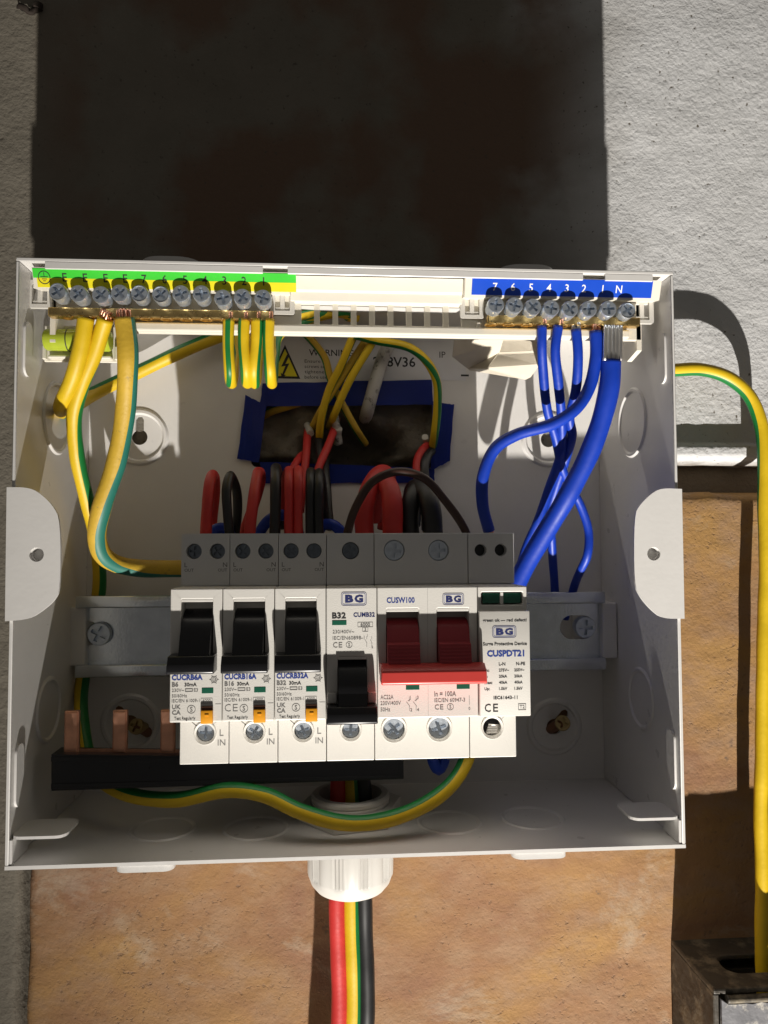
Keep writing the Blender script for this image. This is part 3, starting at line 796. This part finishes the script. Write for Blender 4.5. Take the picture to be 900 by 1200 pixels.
for i, (a_, b_, c_) in enumerate((('Uc:', '275V~', '255V~'), ('In:', '20kA', '20kA'), ('Imax:', '40kA', '40kA'), ('Up:', '1.5kV', '1.5kV'))):
    v = 29.4+i*2.15
    d.t(a_, 1.6, v, .95, 'ink', bold=.03, **k); d.t(b_, 6.8, v, .95, 'ink', bold=.03, **k); d.t(c_, 12.3, v, .95, 'ink', bold=.03, **k)
d.t('IEC61643-11', 4.8, 39.0, 1.1, 'ink', width=8.6, bold=.03, **k)
d.t('C', 1.6, 42.5, 2.8, 'ink', width=2.2, **k); d.t('E', 4.6, 42.5, 2.8, 'ink', width=1.8, **k)
d.box(13.6, 16.4, 41.2, 43.5, 'grey_ink', .2, .1, **k); d.t('T2', 15, 42.35, 1.2, 'grey_ink', align='C', **k)
d.finish()

# ------------------------------------------------------------------ comb busbar
bb = thing('comb_busbar', (at(266, 900, -58).x, -58, -88), 'black sleeved copper comb busbar with three free prongs sticking up', 'busbar')
L0, L1 = at(60, 884, -62), at(473, 889, -62); L2, L3 = at(473, 913, -62), at(60, 927, -62)
bm = B_()
prism(bm, [(p.x, p.z) for p in (L0, L1, L2, L3)], [], -62, -52)
for f0, f1, dd in ((.06, .2, .35), (.8, .94, .35)):
    a = [L0+(L3-L0)*f0, L1+(L2-L1)*f0, L1+(L2-L1)*f1, L0+(L3-L0)*f1]
    prism(bm, [(p.x, p.z) for p in a], [], -62-dd, -62.02)
bevel_mod(done(bm, 'sleeve', M['blackp'], bb), .4, 2)
bm = B_()
a, b = at(84, 884, -58), at(470, 889, -58)
prism(bm, [(a.x, a.z-1), (b.x, b.z-1), (b.x, b.z+2), (a.x, a.z+2)], [], -58, -56.6)
done(bm, 'copper_strip', M['copper'], bb)
x_ = at(84, 860, -58).x
for i in range(7):
    xc = x_+17.85*i
    top = at(84, 833, -58).z if i < 3 else -72.5
    bm = B_(); rbox(bm, xc-2.7, xc+2.7, -58.4, -56.3, -77, top-.12*i, .25)
    rbox(bm, xc-2.2, xc+2.2, -58.7, -58.35, -74, top-.6-.12*i, .15)
    done(bm, 'prong', M['copper'], bb)

# ------------------------------------------------------------------ terminal carrier and bars
YT = -69.0
def tz(px, py, y=YT): return at(px, py, y)
car = thing('terminal_carrier', (0, YT, 84), 'cream plastic terminal carrier with slotted middle across the top of the enclosure', 'terminal carrier')
# upper sloping board, clipped just inside the top panel
zt = 101.0
bm = B_()
WIN = []
for i in range(9):
    a = tz(353+i*21.6, 360); b = tz(368+i*21.6, 378)
    WIN.append(rect(a.x, b.x, 88.3, 96.0))
XL = at(152, 390, YT).x
prism(bm, [(-113, 89.5), (XL, 89.5), (XL, 84), (113, 84), (113, 104.6), (-113, 104.6)], WIN, YT, YT+2.0)
bevel_mod(done(bm, 'board', M['cream'], car, True), .25)
bm = B_(); rbox(bm, XL, 107, YT-3.2, YT-.02, 84.0, 87.2, .6, 2)
done(bm, 'ledge', M['cream'], car)
bm = B_(); prism(bm, [(YT-.02, 96.2), (YT-2.2, 96.6), (YT-3.0, 99.6), (YT-4.2, 100.2), (YT-6, 104.8), (YT-.02, 104.8)], [], -23.9, 41.4, 'x')
done(bm, 'cover_slope', M['cream'], car)
for x0, x1 in ((-116, -24), (41.5, 117)):
    bm = B_(); prism(bm, [(YT-.02, 99.0), (YT-7.5, 97.5), (YT-10.2, 104.3), (YT-.02, 104.9)], [], x0, x1, 'x')
    done(bm, 'label_slope', M['cream'], car)
for c in (at(47, 345, YT-1), at(331, 353, YT-1), at(553, 358, YT-1), at(752, 364, YT-1)):
    bm = B_()
    prism(bm, rrect(c.x-4.6, c.x+4.6, c.z-5.2, c.z+5.2, .8), [rect(c.x-2.8, c.x+2.8, c.z-3.8, c.z+3.8)], YT-1.6, YT-.03)
    rbox(bm, c.x-.9, c.x+.9, YT-1.3, YT-.05, c.z-3.7, c.z+3.7, .15)
    rbox(bm, c.x-2.6, c.x+2.6, YT-1.2, YT-.06, c.z+2.4, c.z+3.6, .15); rbox(bm, c.x-2.6, c.x+2.6, YT-1.2, YT-.06, c.z-3.6, c.z-2.4, .15)
    done(bm, 'clip', M['clip'], car)
for px in (150, 315, 560, 720):
    c = at(px, 385, YT)
    bm = B_(); rbox(bm, c.x-.8, c.x+.8, YT-2.2, YT-.04, 86.5, 89.5, .3); done(bm, 'rib', M['cream'], car)
for sx in (-1, 1):                          # hooked end brackets
    bm = B_()
    x = sx*112
    prism(bm, [(YT+.0, 104.5), (YT, 80), (YT+10, 78), (YT+30, 88), (YT+34, 104.5)], [], x-1, x+1, 'x')
    done(bm, 'end_bracket', M['cream'], car)
# beige moulded bracket behind the board on the right
bm = B_()
G = [[(532, 398, -36), (590, 398, -44), (632, 398, -52)], [(530, 418, -30), (585, 414, -34), (632, 412, -46)], [(548, 432, -20), (570, 432, -30), (632, 428, -42)], [(550, 434, -6), (616, 445, -26), (622, 442, -30)]]
vg = [[bm.verts.new(at(*p)) for p in r_] for r_ in G]
for i in range(3):
    for j in range(2): bm.faces.new([vg[i][j], vg[i][j+1], vg[i+1][j+1], vg[i+1][j]])
bmesh.ops.solidify(bm, geom=bm.faces[:], thickness=1.2); bmesh.ops.recalc_face_normals(bm, faces=bm.faces[:])
bevel_mod(done(bm, 'bracket', M['beige'], car), .5, 2)
# spirit level vial moulded in on the left
p0, p1 = at(50, 398, -66), at(136, 396, -66)
bm = B_()
zc_ = p0.z; 
rbox(bm, p0.x-1.5, p1.x+1.5, -60.5, -59.5, zc_-7, zc_+7, .3)
for xx in (p0.x-1, p1.x-1.0): rbox(bm, xx-.6, xx+.8, -62.5, -59.6, zc_-6.5, zc_-1, .4)
rbox(bm, p0.x+.9, p1.x-2.6, -63.5, -59.6, zc_-6.3, zc_-5.0, .4)
done(bm, 'level_holder', M['cream'], car)
bm = B_(); lathe(bm, [(.01, p0.x+.6), (3.6, p0.x+.7), (4.1, p0.x+1.5), (4.1, p1.x-3), (3.5, p1.x-2.2), (.01, p1.x-2.1)], (0, -65, zc_+.2), 'x', 28)
lv = done(bm, 'spirit_level', M['vial'], car, True); lv['label'] = 'lime green spirit level vial'
bm = B_()
for xx in (p0.x+9, p0.x+17): lathe(bm, [(4.12, xx), (4.2, xx), (4.2, xx+.4), (4.12, xx+.4)], (0, -65, zc_+.2), 'x', 28)
done(bm, 'mark', M['ink'], lv)

def bar(name, label, cat, pxs, pys, x0p, x1p, zc):
    xa, xb = at(x0p, 350, YT-4).x, at(x1p, 350, YT-4).x
    r = thing(name, ((xa+xb)/2, YT-4, zc-4.2), label, cat)
    bm = B_(); rbox(bm, xa, xb, YT-5.8, YT-1.7, zc-4.6, zc-1.2, .5, 2)
    done(bm, 'brass_bar', M['brass'], r)
    for px, py in zip(pxs, pys):
        c = at(px, py, YT-10.6)
        screw(r, (c.x, YT-10.6+random.uniform(-.5, .3), c.z), 3.15, 'screw', depth=2.4)
        bm = B_(); lathe(bm, [(2.85, YT-10.6), (2.85, YT-5)], (c.x, 0, c.z-.3), 'y', 18); done(bm, 'screw_shank', M['steel'], r, True)
        bm = B_(); prism(bm, circ(c.x*.985, YT-4.6, 2.3, 18), [circ(c.x*.985, YT-4.6, 1.7, 18)], zc-5.0, zc-4.62, 'z')
        done(bm, 'cable_port', M['brass'], r)
    return r
ex = [67, 92, 118, 140, 163, 188, 212, 236, 261, 284, 308]; ey = [341, 344, 345, 343, 343, 344, 344, 344, 349, 348, 349]
eb = bar('earth_bar', 'brass earth terminal bar of eleven screws under the green and yellow strip', 'terminal bar', ex, ey, 58, 318, 92.6)
nx = [581, 603, 625, 646, 668, 690, 713, 736]; ny = [357, 358, 359, 361, 362, 362, 362, 363]
nb = bar('neutral_bar', 'brass neutral terminal bar of eight screws under the blue strip', 'terminal bar', nx, ny, 570, 748, 92.6)
def slope_y(z): return YT-7.5-2.7*(z-97.5)/6.8
def slope_quad(bm, x0, x1, z0, z1, off):
    vs = [bm.verts.new((x, slope_y(z)-off+dy, z)) for dy in (0, .18) for x, z in ((x0, z0), (x1, z0), (x1, z1), (x0, z1))]
    for f in ((0, 1, 2, 3), (7, 6, 5, 4), (0, 4, 5, 1), (1, 5, 6, 2), (2, 6, 7, 3), (3, 7, 4, 0)): bm.faces.new([vs[i] for i in f])
    bmesh.ops.recalc_face_normals(bm, faces=bm.faces[:])
xa, xb = at(39, 325, YT-9).x, at(347, 325, YT-9).x
bm = B_(); slope_quad(bm, xa, xb, 100.9, 103.9, .22); g1 = done(bm, 'label_strip', M['lgreen'], eb)
bm = B_(); slope_quad(bm, xa+1.2, xb, 97.9, 100.88, .22); done(bm, 'label_strip_edge', M['lyel'], eb)
bm = B_()
def slope_txt(bm, s, px, cap=2.7, bold=.01, zc=101.2):
    b0 = B_(); x = at(px, 325, YT-9).x
    txt_bm(b0, s, x, 0, zc, cap, None, 'C', bold)
    me = bpy.data.meshes.new('t')
    for v in b0.verts: v.co.y = slope_y(v.co.z)-.27
    b0.to_mesh(me); b0.free(); bm.from_mesh(me); bpy.data.meshes.remove(me)
for s, px in zip('EEEE7654321', (76, 100, 124, 147, 169, 193, 217, 240, 263, 286, 309)): slope_txt(bm, s, px)
x = at(52, 325, YT-9).x
b0 = B_(); ring_bm(b0, circ(x, 101.0, 2.2, 24), circ(x, 101.0, 1.9, 24), 0)
for w_, zz in ((1.3, 101.2), (.9, 100.5), (.5, 99.9)): line_bm(b0, (x-w_, zz), (x+w_, zz), .22, 0)
line_bm(b0, (x, 101.2), (x, 102.7), .22, 0)
for v in b0.verts: v.co.y = slope_y(v.co.z)-.27+v.co.y*.1
me = bpy.data.meshes.new('t'); b0.to_mesh(me); b0.free(); bm.from_mesh(me); bpy.data.meshes.remove(me)
done(bm, 'printed_text', M['ink'], eb)['kind'] = 'stuff'
xa, xb = at(553, 336, YT-9).x, at(764, 340, YT-9).x
bm = B_(); slope_quad(bm, xa, xb, 98.2, 104.0, .22); done(bm, 'label_strip', M['lblue'], nb)
bm = B_()
for s, px in zip(('7', '6', '5', '4', '3', '2', '1', 'N'), (580, 601, 622, 643, 664, 684, 706, 725)): slope_txt(bm, s, px, 2.6, .01, 101.0)
done(bm, 'printed_text', M['white_ink'], nb)['kind'] = 'stuff'

# ------------------------------------------------------------------ cable gland
gl = thing('cable_gland', (GX, GY, -131), 'white nylon cable gland through the enclosure floor with wires leaving below', 'cable gland')
bm = B_()
n = 72
def wob(a):                                # flats and ribbed corners of the dome nut
    k = (a*6/(2*math.pi)) % 1
    return .93+.07*abs(2*k-1)**1.6 if False else 1-.035*math.cos(5*a)**2+(.016*math.cos(72*a) if math.cos(10*a) > 0 else 0)
rings = []
prof = [(17.4, -109.8), (17.8, -110.6), (17.5, -127.5), (17.0, -128.4), (16.0, -131.2), (14.0, -133.6), (11.6, -134.8), (9.6, -134.8), (9.6, -128)]
n = 144
for i_, (r, z) in enumerate(prof):
    rr = []
    for i in range(n):
        a = 2*math.pi*i/n
        rad = r*(wob(a) if z > -128 and r > 15 else 1)
        rr.append(bm.verts.new((GX+rad*math.cos(a), GY+rad*math.sin(a), z)))
    rings.append(rr)
for A, C in zip(rings, rings[1:]):
    for i in range(n): bm.faces.new([A[i], A[(i+1) % n], C[(i+1) % n], C[i]])
bm.faces.new(rings[0]); bmesh.ops.recalc_face_normals(bm, faces=bm.faces[:])
done(bm, 'dome_nut', M['gland'], gl, True)
bm = B_(); prism(bm, circ(GX, GY, 19, 6, .3), [circ(GX, GY, 13, 36)], -109.7, -107.4, 'z'); done(bm, 'base_nut', M['gland'], gl)
bm = B_(); prism(bm, circ(GX, GY, 21.5, 6, .2), [circ(GX, GY, 16.1, 40)], -H2+1.35, -H2+7.5, 'z'); bevel_mod(done(bm, 'lock_nut', M['gland'], gl), .6, 2)
bm = B_()
lathe(bm, [(15.9, -H2+.2), (15.9, -H2+8), (15.4, -H2+8.5), (15.9, -H2+9), (15.9, -H2+10.2), (15.2, -H2+11), (12.8, -H2+11), (12.6, -H2+10), (12.6, -H2+.2)], (GX, GY, 0), 'z', 44)
done(bm, 'threaded_sleeve', M['gland'], gl, True)
def tail(name, label, px_, r, mt, green=None, bx=0, **kw):
    z = lambda py: at(px_, py, GY).z
    P = [(GX+bx*.8-2, GY+8, -66), (GX+bx*.9, GY+3, -90), (GX+bx, GY, -110), (GX+bx, GY, -130)]
    for py, dx in ((1090, 0), (1130, .4), (1180, .6), (1240, -.4), (1330, -2.5), (1480, -6), (1700, -9)):
        q = at(px_+dx*2, py, GY+2); P.append((q.x, GY+1, q.z))
    return cable(name, label, P, r, mt, green, px=False, **kw)
tail('supply_cable', 'red insulated supply cable leaving the gland downwards', 396, 3.3, 'red', bx=-5.4)
tail('earth_cable', 'yellow and green cable leaving the gland between the red and black ones', 413, 3.4, 'yel', [0, -60, -70, -72], bx=.6)
tail('supply_cable', 'black insulated supply cable leaving the gland downwards', 428, 3.3, 'rubber', bx=5.6)

# ------------------------------------------------------------------ earth cables
TY = YT-4.6
cu = lambda w=0, ln=3.2, n=7, m_='copper': [(w, m_, ln, n)]
cable('earth_cable', 'thick grubby yellow and green cable bending under towards the breakers', [(146, 373, TY), (150, 420, TY+2), (148, 478, -62), (136, 540, -54), (119, 595, -48), (114, 630, -42), (121, 650, -37), (138, 661, -31), (165, 666, -25), (200, 667, -22), (260, 666, -20), (320, 668, -18)], 3.75, 'yeld', [-84, -84, -82, -74, -58, -40, -10, 25, 55, 75, 85, 90], 'grnd', 33, bare=cu(0, 3.0, 14))
cable('earth_cable', 'yellow and green cable passing behind the rail and sagging below the busbar', [(124, 373, TY), (112, 410, -68), (96, 450, -62), (87, 485, -56), (90, 530, -48), (101, 582, -36), (113, 640, -22), (117, 690, -12), (106, 745, -9), (96, 800, -14), (97, 850, -26), (112, 905, -42), (150, 931, -52), (205, 937, -58), (265, 925, -62), (310, 932, -65), (350, 951, -68), (405, 964, -69), (460, 958, -68), (505, 939, -66), (533, 915, -63), (549, 884, -58), (552, 858, -56)], 2.9, 'yel', [-170, -150, -120, -95, -75, -70, -65, -60, -60, -60, -60, -60, -65, -70, -75, -80, -85, -85, -80, -80, -80], half=44, bare=cu(0, 3.0, 10))
cable('earth_cable', 'yellow and green cable dropping left then running up across the back panel', [(101, 372, TY), (96, 400, TY+2), (86, 440, -66), (74, 470, -58), (72, 482, -44), (84, 478, -28), (110, 462, -16), (150, 442, -12), (205, 415, -12), (262, 392, -14), (330, 372, -18), (400, 360, -20)], 3.0, 'yel', [180, 180, 180, 180, 180, 240, 300, 300, 300, 300, 300], half=50)
for i, (px_, g, lb) in enumerate(((268, 0, 'short looped earth wire with its green stripe facing out, under screw 3'), (286, 62, 'short looped earth wire under screw 2 with green along one side'), (301, -62, 'short looped earth wire under screw 1, first of the touching pair'), (315, 66, 'short looped earth wire under screw 1, second of the touching pair'))):
    x2 = px_+(3 if i in (1, 2) else 2)
    if i == 2: x2 = px_-3
    cable('earth_wire', lb, [(px_, 374, TY), (px_, 400, TY+1), (x2, 436, TY+4), (x2+1, 449, -61), (x2+3, 443, -53), (x2+5, 418, -44), (x2+10, 392, -38), (345+i*8, 372, -32+i*2), (385+i*8, 366, -26), (420-i*4, 372, -22)], 2.15, 'yel', [g]*6+[g-40]*4, half=26 if i in (0, 2) else 40, bare=cu(0, 2.6, 4))
EO = [('slanting earth wire dropping into the opening, outermost of the crossing wires', [(414, 394, -22), (400, 427, -17), (385, 457, -13), (376, 493, -8), (375, 524, 2), (377, 540, 12)], 1.85, [-100]),
      ('slanting earth wire dropping into the opening behind a crossing wire', [(428, 400, -16), (398, 447, -12), (378, 477, -9), (365, 502, 2), (358, 512, 12)], 1.7, [-100]),
      ('slanting earth wire ending by a white stripped sheath in the opening', [(436, 402, -20), (411, 445, -15), (392, 486, -9), (386, 500, 4)], 1.8, [-110]),
      ('earth wire crossing the warning label and sloping down to the grey mortar', [(352, 386, -20), (366, 400, -15), (381, 420, -11), (388, 445, -9), (403, 477, -7), (418, 505, -3), (428, 520, 6)], 1.75, [80]),
      ('earth wire arching over the tape down to the red and black pair', [(415, 392, -24), (440, 399, -22), (480, 408, -20), (500, 424, -19), (512, 447, -17), (513, 480, -14), (509, 512, -10), (506, 526, 0)], 1.95, [70, 70, 70, 30, -20, -40, -60])]
for lb, P, r, g in EO: cable('earth_wire', lb, P, r, 'yeld' if r < 1.8 else 'yel', g, half=36)
cable('earth_wire', 'dim earth wire lying in the dark cavity of the opening', [(300, 492, 12), (318, 482, 4), (338, 476, 1), (358, 470, 6), (372, 462, 14)], 2.0, 'yeld', [-70], half=45)
# stripped cable sheaths
for lb, P, r in (('dirty white cable sheath slanting into the opening', [(457, 398, -12), (449, 420, -9), (440, 447, -8), (431, 478, -3), (428, 490, 8)], 3.1),
                 ('small stripped white sheath end beside the black wire in the opening', [(397, 502, -5), (395, 520, 2)], 1.6),
                 ('small stripped white sheath end under the slanting earth wires', [(364, 508, -4), (360, 498, 4)], 1.6),
                 ('short flat white sheath end hanging in the opening', [(392, 488, -6), (395, 505, -3), (397, 520, 0)], 1.9),
                 ('tiny white sheath end by the tape and the arching earth wire', [(498, 512, -4), (499, 520, 2)], 1.5)):
    cable('cable_sheath', lb, P, r, 'sheath', cat='cable sheath')

# ------------------------------------------------------------------ live, neutral and flying leads
yt = -55
def up(lb, name, P, r, mt, **kw): return cable(name, lb, P, r, mt, **kw)
up('red wire looping out of the breaker printed CUCRB6A', 'live_wire', [(241, 632, yt), (242, 600, yt), (246, 565, -50), (250, 557, -42), (251, 575, -34), (248, 615, -28)], 2.3, 'red')
up('black wire in a narrow loop behind the breaker printed CUCRB6A', 'neutral_wire', [(270, 632, yt), (266, 600, yt), (265, 572, yt+2), (270, 557, -48), (277, 573, -42), (278, 600, -38), (274, 635, -34)], 1.9, 'rubber')
up('red wire flaring out of the breaker printed CUCRB16A', 'live_wire', [(292, 632, yt), (294, 605, yt), (299, 572, -50), (303, 553, -42), (304, 565, -34), (296, 595, -30), (284, 630, -28)], 2.3, 'red')
up('straight black wire out of the breaker printed CUCRB16A', 'neutral_wire', [(322, 632, yt), (322, 600, yt), (323, 560, -50), (324, 549, -40), (326, 560, -28), (330, 620, -24)], 2.2, 'rubber')
for i, px_ in enumerate((338, 349)):
    up(('red wire of the CUCRB32A pair, nearer the straight black wire', 'red wire of the CUCRB32A pair, nearer the black pair')[i], 'live_wire', [(px_+1, 632, yt), (px_, 600, yt), (px_, 562, -52), (px_, 551, -42), (px_-4, 565, -32), (px_-8, 600, -26)], 1.9, 'red', group='red pair at the third breaker')
for i, px_ in enumerate((363, 373)):
    up(('black wire of the CUCRB32A pair, nearer the red pair', 'black wire of the CUCRB32A pair, nearer the blue flying lead')[i], 'neutral_wire', [(px_+1, 632, yt), (px_, 600, yt), (px_, 564, -52), (px_+1, 553, -42), (px_+4, 566, -32), (px_+8, 620, -26)], 1.9, 'rubber', group='black pair at the third breaker')
up('red wire rising into the opening beside the crossing earth wires', 'live_wire', [(352, 600, -22), (355, 565, -18), (358, 535, -12), (360, 512, -2), (362, 500, 12)], 1.8, 'red')
up('red wire slanting up into the opening past the black wire', 'live_wire', [(366, 580, -24), (373, 548, -18), (383, 525, -12), (392, 503, -2), (395, 490, 12)], 1.8, 'red')
up('red wire bending low across the lower tape strip', 'live_wire', [(338, 575, -26), (340, 556, -20), (350, 538, -12), (360, 530, 2)], 1.7, 'red')
up('black wire rising into the opening between the red ones', 'neutral_wire', [(383, 610, -24), (381, 570, -18), (377, 540, -12), (374, 515, -2), (374, 500, 14)], 1.9, 'rubber')
up('black wire over the lower tape, beside the touching black pair', 'neutral_wire', [(387, 620, -30), (384, 580, -24), (381, 552, -16), (380, 530, -4)], 1.9, 'rubber')
for lb, P in (('dark blue flying lead peeping out behind the breaker printed CUCRB6A', [(246, 632, -40), (252, 621, -42), (262, 619, -42), (272, 630, -40)]),
              ('dark blue flying lead arching behind the breaker printed CUCRB16A', [(300, 640, -38), (306, 622, -40), (318, 608, -42), (334, 604, -42), (346, 612, -40), (352, 635, -38)]),
              ('dark blue flying lead arching behind the breaker printed CUCRB32A', [(370, 632, -38), (378, 616, -40), (390, 615, -42), (400, 624, -42), (406, 640, -40)])):
    up(lb, 'flying_lead', P, 2.3, 'blue')
up('brown link wire arching from the CUMB32 breaker to the main switch', 'link_wire', [(405, 634, -58), (408, 622, -59), (418, 593, -61), (437, 564, -63), (466, 552, -64), (497, 560, -64), (524, 590, -63), (545, 622, -60), (549, 634, -58)], 1.65, 'brown')
up('fat red tail behind the brown link wire, bending back to the tape', 'supply_cable', [(428, 634, -50), (427, 605, -50), (432, 575, -47), (442, 558, -40), (452, 556, -30), (455, 575, -22), (452, 620, -18)], 3.9, 'red')
up('fat red tail rising from the main switch under the brown link wire', 'supply_cable', [(460, 634, -54), (460, 600, -54), (457, 576, -50), (448, 563, -42), (440, 570, -32), (436, 610, -26)], 4.1, 'red')
up('fat black tail leaning behind the main switch', 'supply_cable', [(482, 634, -50), (480, 605, -50), (484, 580, -46), (493, 570, -38), (502, 580, -28), (504, 620, -22)], 3.8, 'rubber')
up('fat black tail rising straight from the main switch', 'supply_cable', [(508, 634, -54), (506, 605, -54), (500, 583, -50), (490, 573, -42), (484, 580, -32), (482, 615, -26)], 4.1, 'rubber')
up('red wire curling down from the tape beside the arching earth wire', 'live_wire', [(503, 522, 2), (497, 526, -6), (490, 538, -10), (489, 556, -14), (494, 590, -16)], 2.0, 'red')
up('black wire curling down from the tape beside the arching earth wire', 'neutral_wire', [(509, 526, 2), (503, 532, -7), (498, 544, -12), (498, 562, -15), (502, 596, -17)], 2.2, 'rubber')

# ------------------------------------------------------------------ blue neutral leads on the right
cable('neutral_lead', 'blue lead under neutral screw 5, crossing behind the thick blue cable', [(635, 382, TY), (635, 405, TY+1), (637, 435, -68), (642, 482, -60), (650, 510, -54), (659, 551, -46), (668, 570, -40), (680, 592, -36), (690, 622, -34), (689, 650, -34), (680, 670, -28), (672, 688, -16), (662, 725, -10)], 1.85, 'blue', bare=cu(0, 2.4, 3))
cable('neutral_lead', 'blue lead under neutral screw 4, sloping down behind the surge device', [(654, 382, TY), (651, 408, TY+1), (655, 450, -67), (658, 488, -60), (657, 530, -50), (642, 575, -42), (630, 612, -38), (616, 645, -34), (606, 690, -30), (602, 720, -28)], 1.9, 'blue', bare=cu(0, 2.4, 3))
cable('neutral_lead', 'blue lead under neutral screw 3, running straight down to the rail', [(675, 386, TY), (677, 415, TY+1), (675, 455, -67), (668, 490, -60), (671, 510, -55), (664, 536, -48), (651, 572, -40), (644, 598, -34), (647, 635, -28), (650, 685, -15), (650, 730, -10)], 1.9, 'blue', bare=cu(0, 2.4, 3, 'ferr'))
cable('neutral_lead', 'blue lead swinging left in a hook to the top of the surge device', [(698, 388, TY), (698, 420, TY+1), (692, 452, -71), (677, 478, -71), (648, 497, -70), (605, 509, -69), (580, 525, -68), (566, 558, -66), (566, 592, -63), (573, 622, -60)], 2.35, 'blue', bare=[(0, 'copper', 2.4, 5), (1, 'copper', 2.6, 5)])
o = cable('supply_cable', 'thick blue cable curving from the neutral bar down behind the surge device', [(716, 422, TY), (714, 450, TY+1), (706, 490, -70), (692, 530, -66), (668, 575, -60), (640, 622, -52), (614, 668, -46), (596, 705, -42)], 3.9, 'blue')
bm = B_(); q0, q1 = at(716, 424, TY), at(718, 385, TY)
for k in range(5):
    xx = q0.x-3.0+k*1.5; tube_bm(bm, [(xx, TY-2.2+abs(k-2)*.3, q0.z), (xx+.2, TY-2.2+abs(k-2)*.3, (q0.z+q1.z)/2), (xx+.3, TY-2.0, q1.z+.6)], .85, sides=10)
rbox(bm, q0.x-3.3, q0.x+3.9, TY-1.9, TY+2.6, q0.z+.3, q1.z+.5, .5)
done(bm, 'bare_conductor', M['ferr'], o)
cable('neutral_lead', 'dark blue bend showing below the main switch', [(506, 876, -52), (508, 893, -54), (514, 902, -54), (520, 892, -52), (521, 872, -50)], 2.3, 'blue')

# ------------------------------------------------------------------ cable on the right and the old box it enters
cable('earth_cable', 'yellow and green cable leaving the enclosure side and dropping into the old box', [(766, 436, -18), (790, 434, -18), (822, 433, -18), (853, 442, -18.5), (877, 462, -19), (890, 492, -19), (895, 540, -19), (897, 620, -19), (896, 720, -19), (893, 850, -19), (892, 960, -19), (893, 1060, -20), (894, 1130, -21), (895, 1190, -21)], 3.0, 'yel', [84, 84, 84, 84, 86, 92, 105, 130, 150, 170], half=38)

OX0, OX1, OZ = 151.0, 262.0, -182.5
ob = thing('metal_box', (205, -20, -300), 'old black metal box with flaking paint and slotted top on the wall', 'box')
bm = B_()
prism(bm, rect(OX0, OX1, -40, -.2), [rrect(OX0+13, OX1-20, -29, -15, 6)], OZ-2.2, OZ, 'z')
bevel_mod(done(bm, 'top_plate', M['oldbox'], ob), .7, 2)
bm = B_(); rbox(bm, OX0, OX0+2.4, -39.6, -.3, -300, OZ-2.25, .4); done(bm, 'side_plate', M['oldbox'], ob)
bm = B_(); rbox(bm, OX1-2.4, OX1, -39.6, -.3, -300, OZ-2.25, .4); done(bm, 'side_plate', M['oldbox'], ob)
bm = B_(); rbox(bm, OX0+2.5, OX1-2.5, -12, -.4, -300, OZ-8, .4); done(bm, 'inner_block', M['oldbox'], ob)
bm = B_()
pts = [(OX0+2.6, -300), (OX1-2.6, -300), (OX1-2.6, OZ-5.2)]
x = OX1-2.6
while x > OX0+6:
    x -= random.uniform(2, 5); pts.append((max(x, OX0+4.5), OZ-5.2+random.uniform(-1.0, .6)))
pts += [(OX0+2.6, OZ-3.6)]
hx, hz = OX0+32, OZ-17
torn = [(hx+5*math.cos(a)*random.uniform(.6, 1.3), hz+5*math.sin(a)*random.uniform(.6, 1.3)) for a in [i*math.pi/6 for i in range(12)]]
prism(bm, pts, [torn], -41.4, -39.9)
done(bm, 'front_plate', M['oldface'], ob)
bm = B_(); tube_bm(bm, [(OX0+5, -40.6, OZ-3.8), (OX0+40, -40.9, OZ-3.4), (OX1-4, -40.6, OZ-3.6)], 1.6, sides=12); done(bm, 'rolled_edge', M['oldbox'], ob)

# dark twisted scrap sticking out of the render, top left
bm = B_()
P = [at(22, 7, -3), at(30, 10, -4), at(36, 14, -3), at(42, 12, -2), at(45, 6, 1)]
C, par = spline(P, .8)
tube_bm(bm, P, 1.3, sides=10)
bmesh.ops.create_icosphere(bm, subdivisions=2, radius=2.6, matrix=Matrix.Translation(at(44, 8, -1)))
for v in bm.verts: v.co += Vector((random.uniform(-.5, .5), random.uniform(-.5, .5), random.uniform(-.5, .5)))
tag(done(bm, 'wall_nail', M['nail']), 'dark rusty bent nail sticking out of the grey render', 'nail')
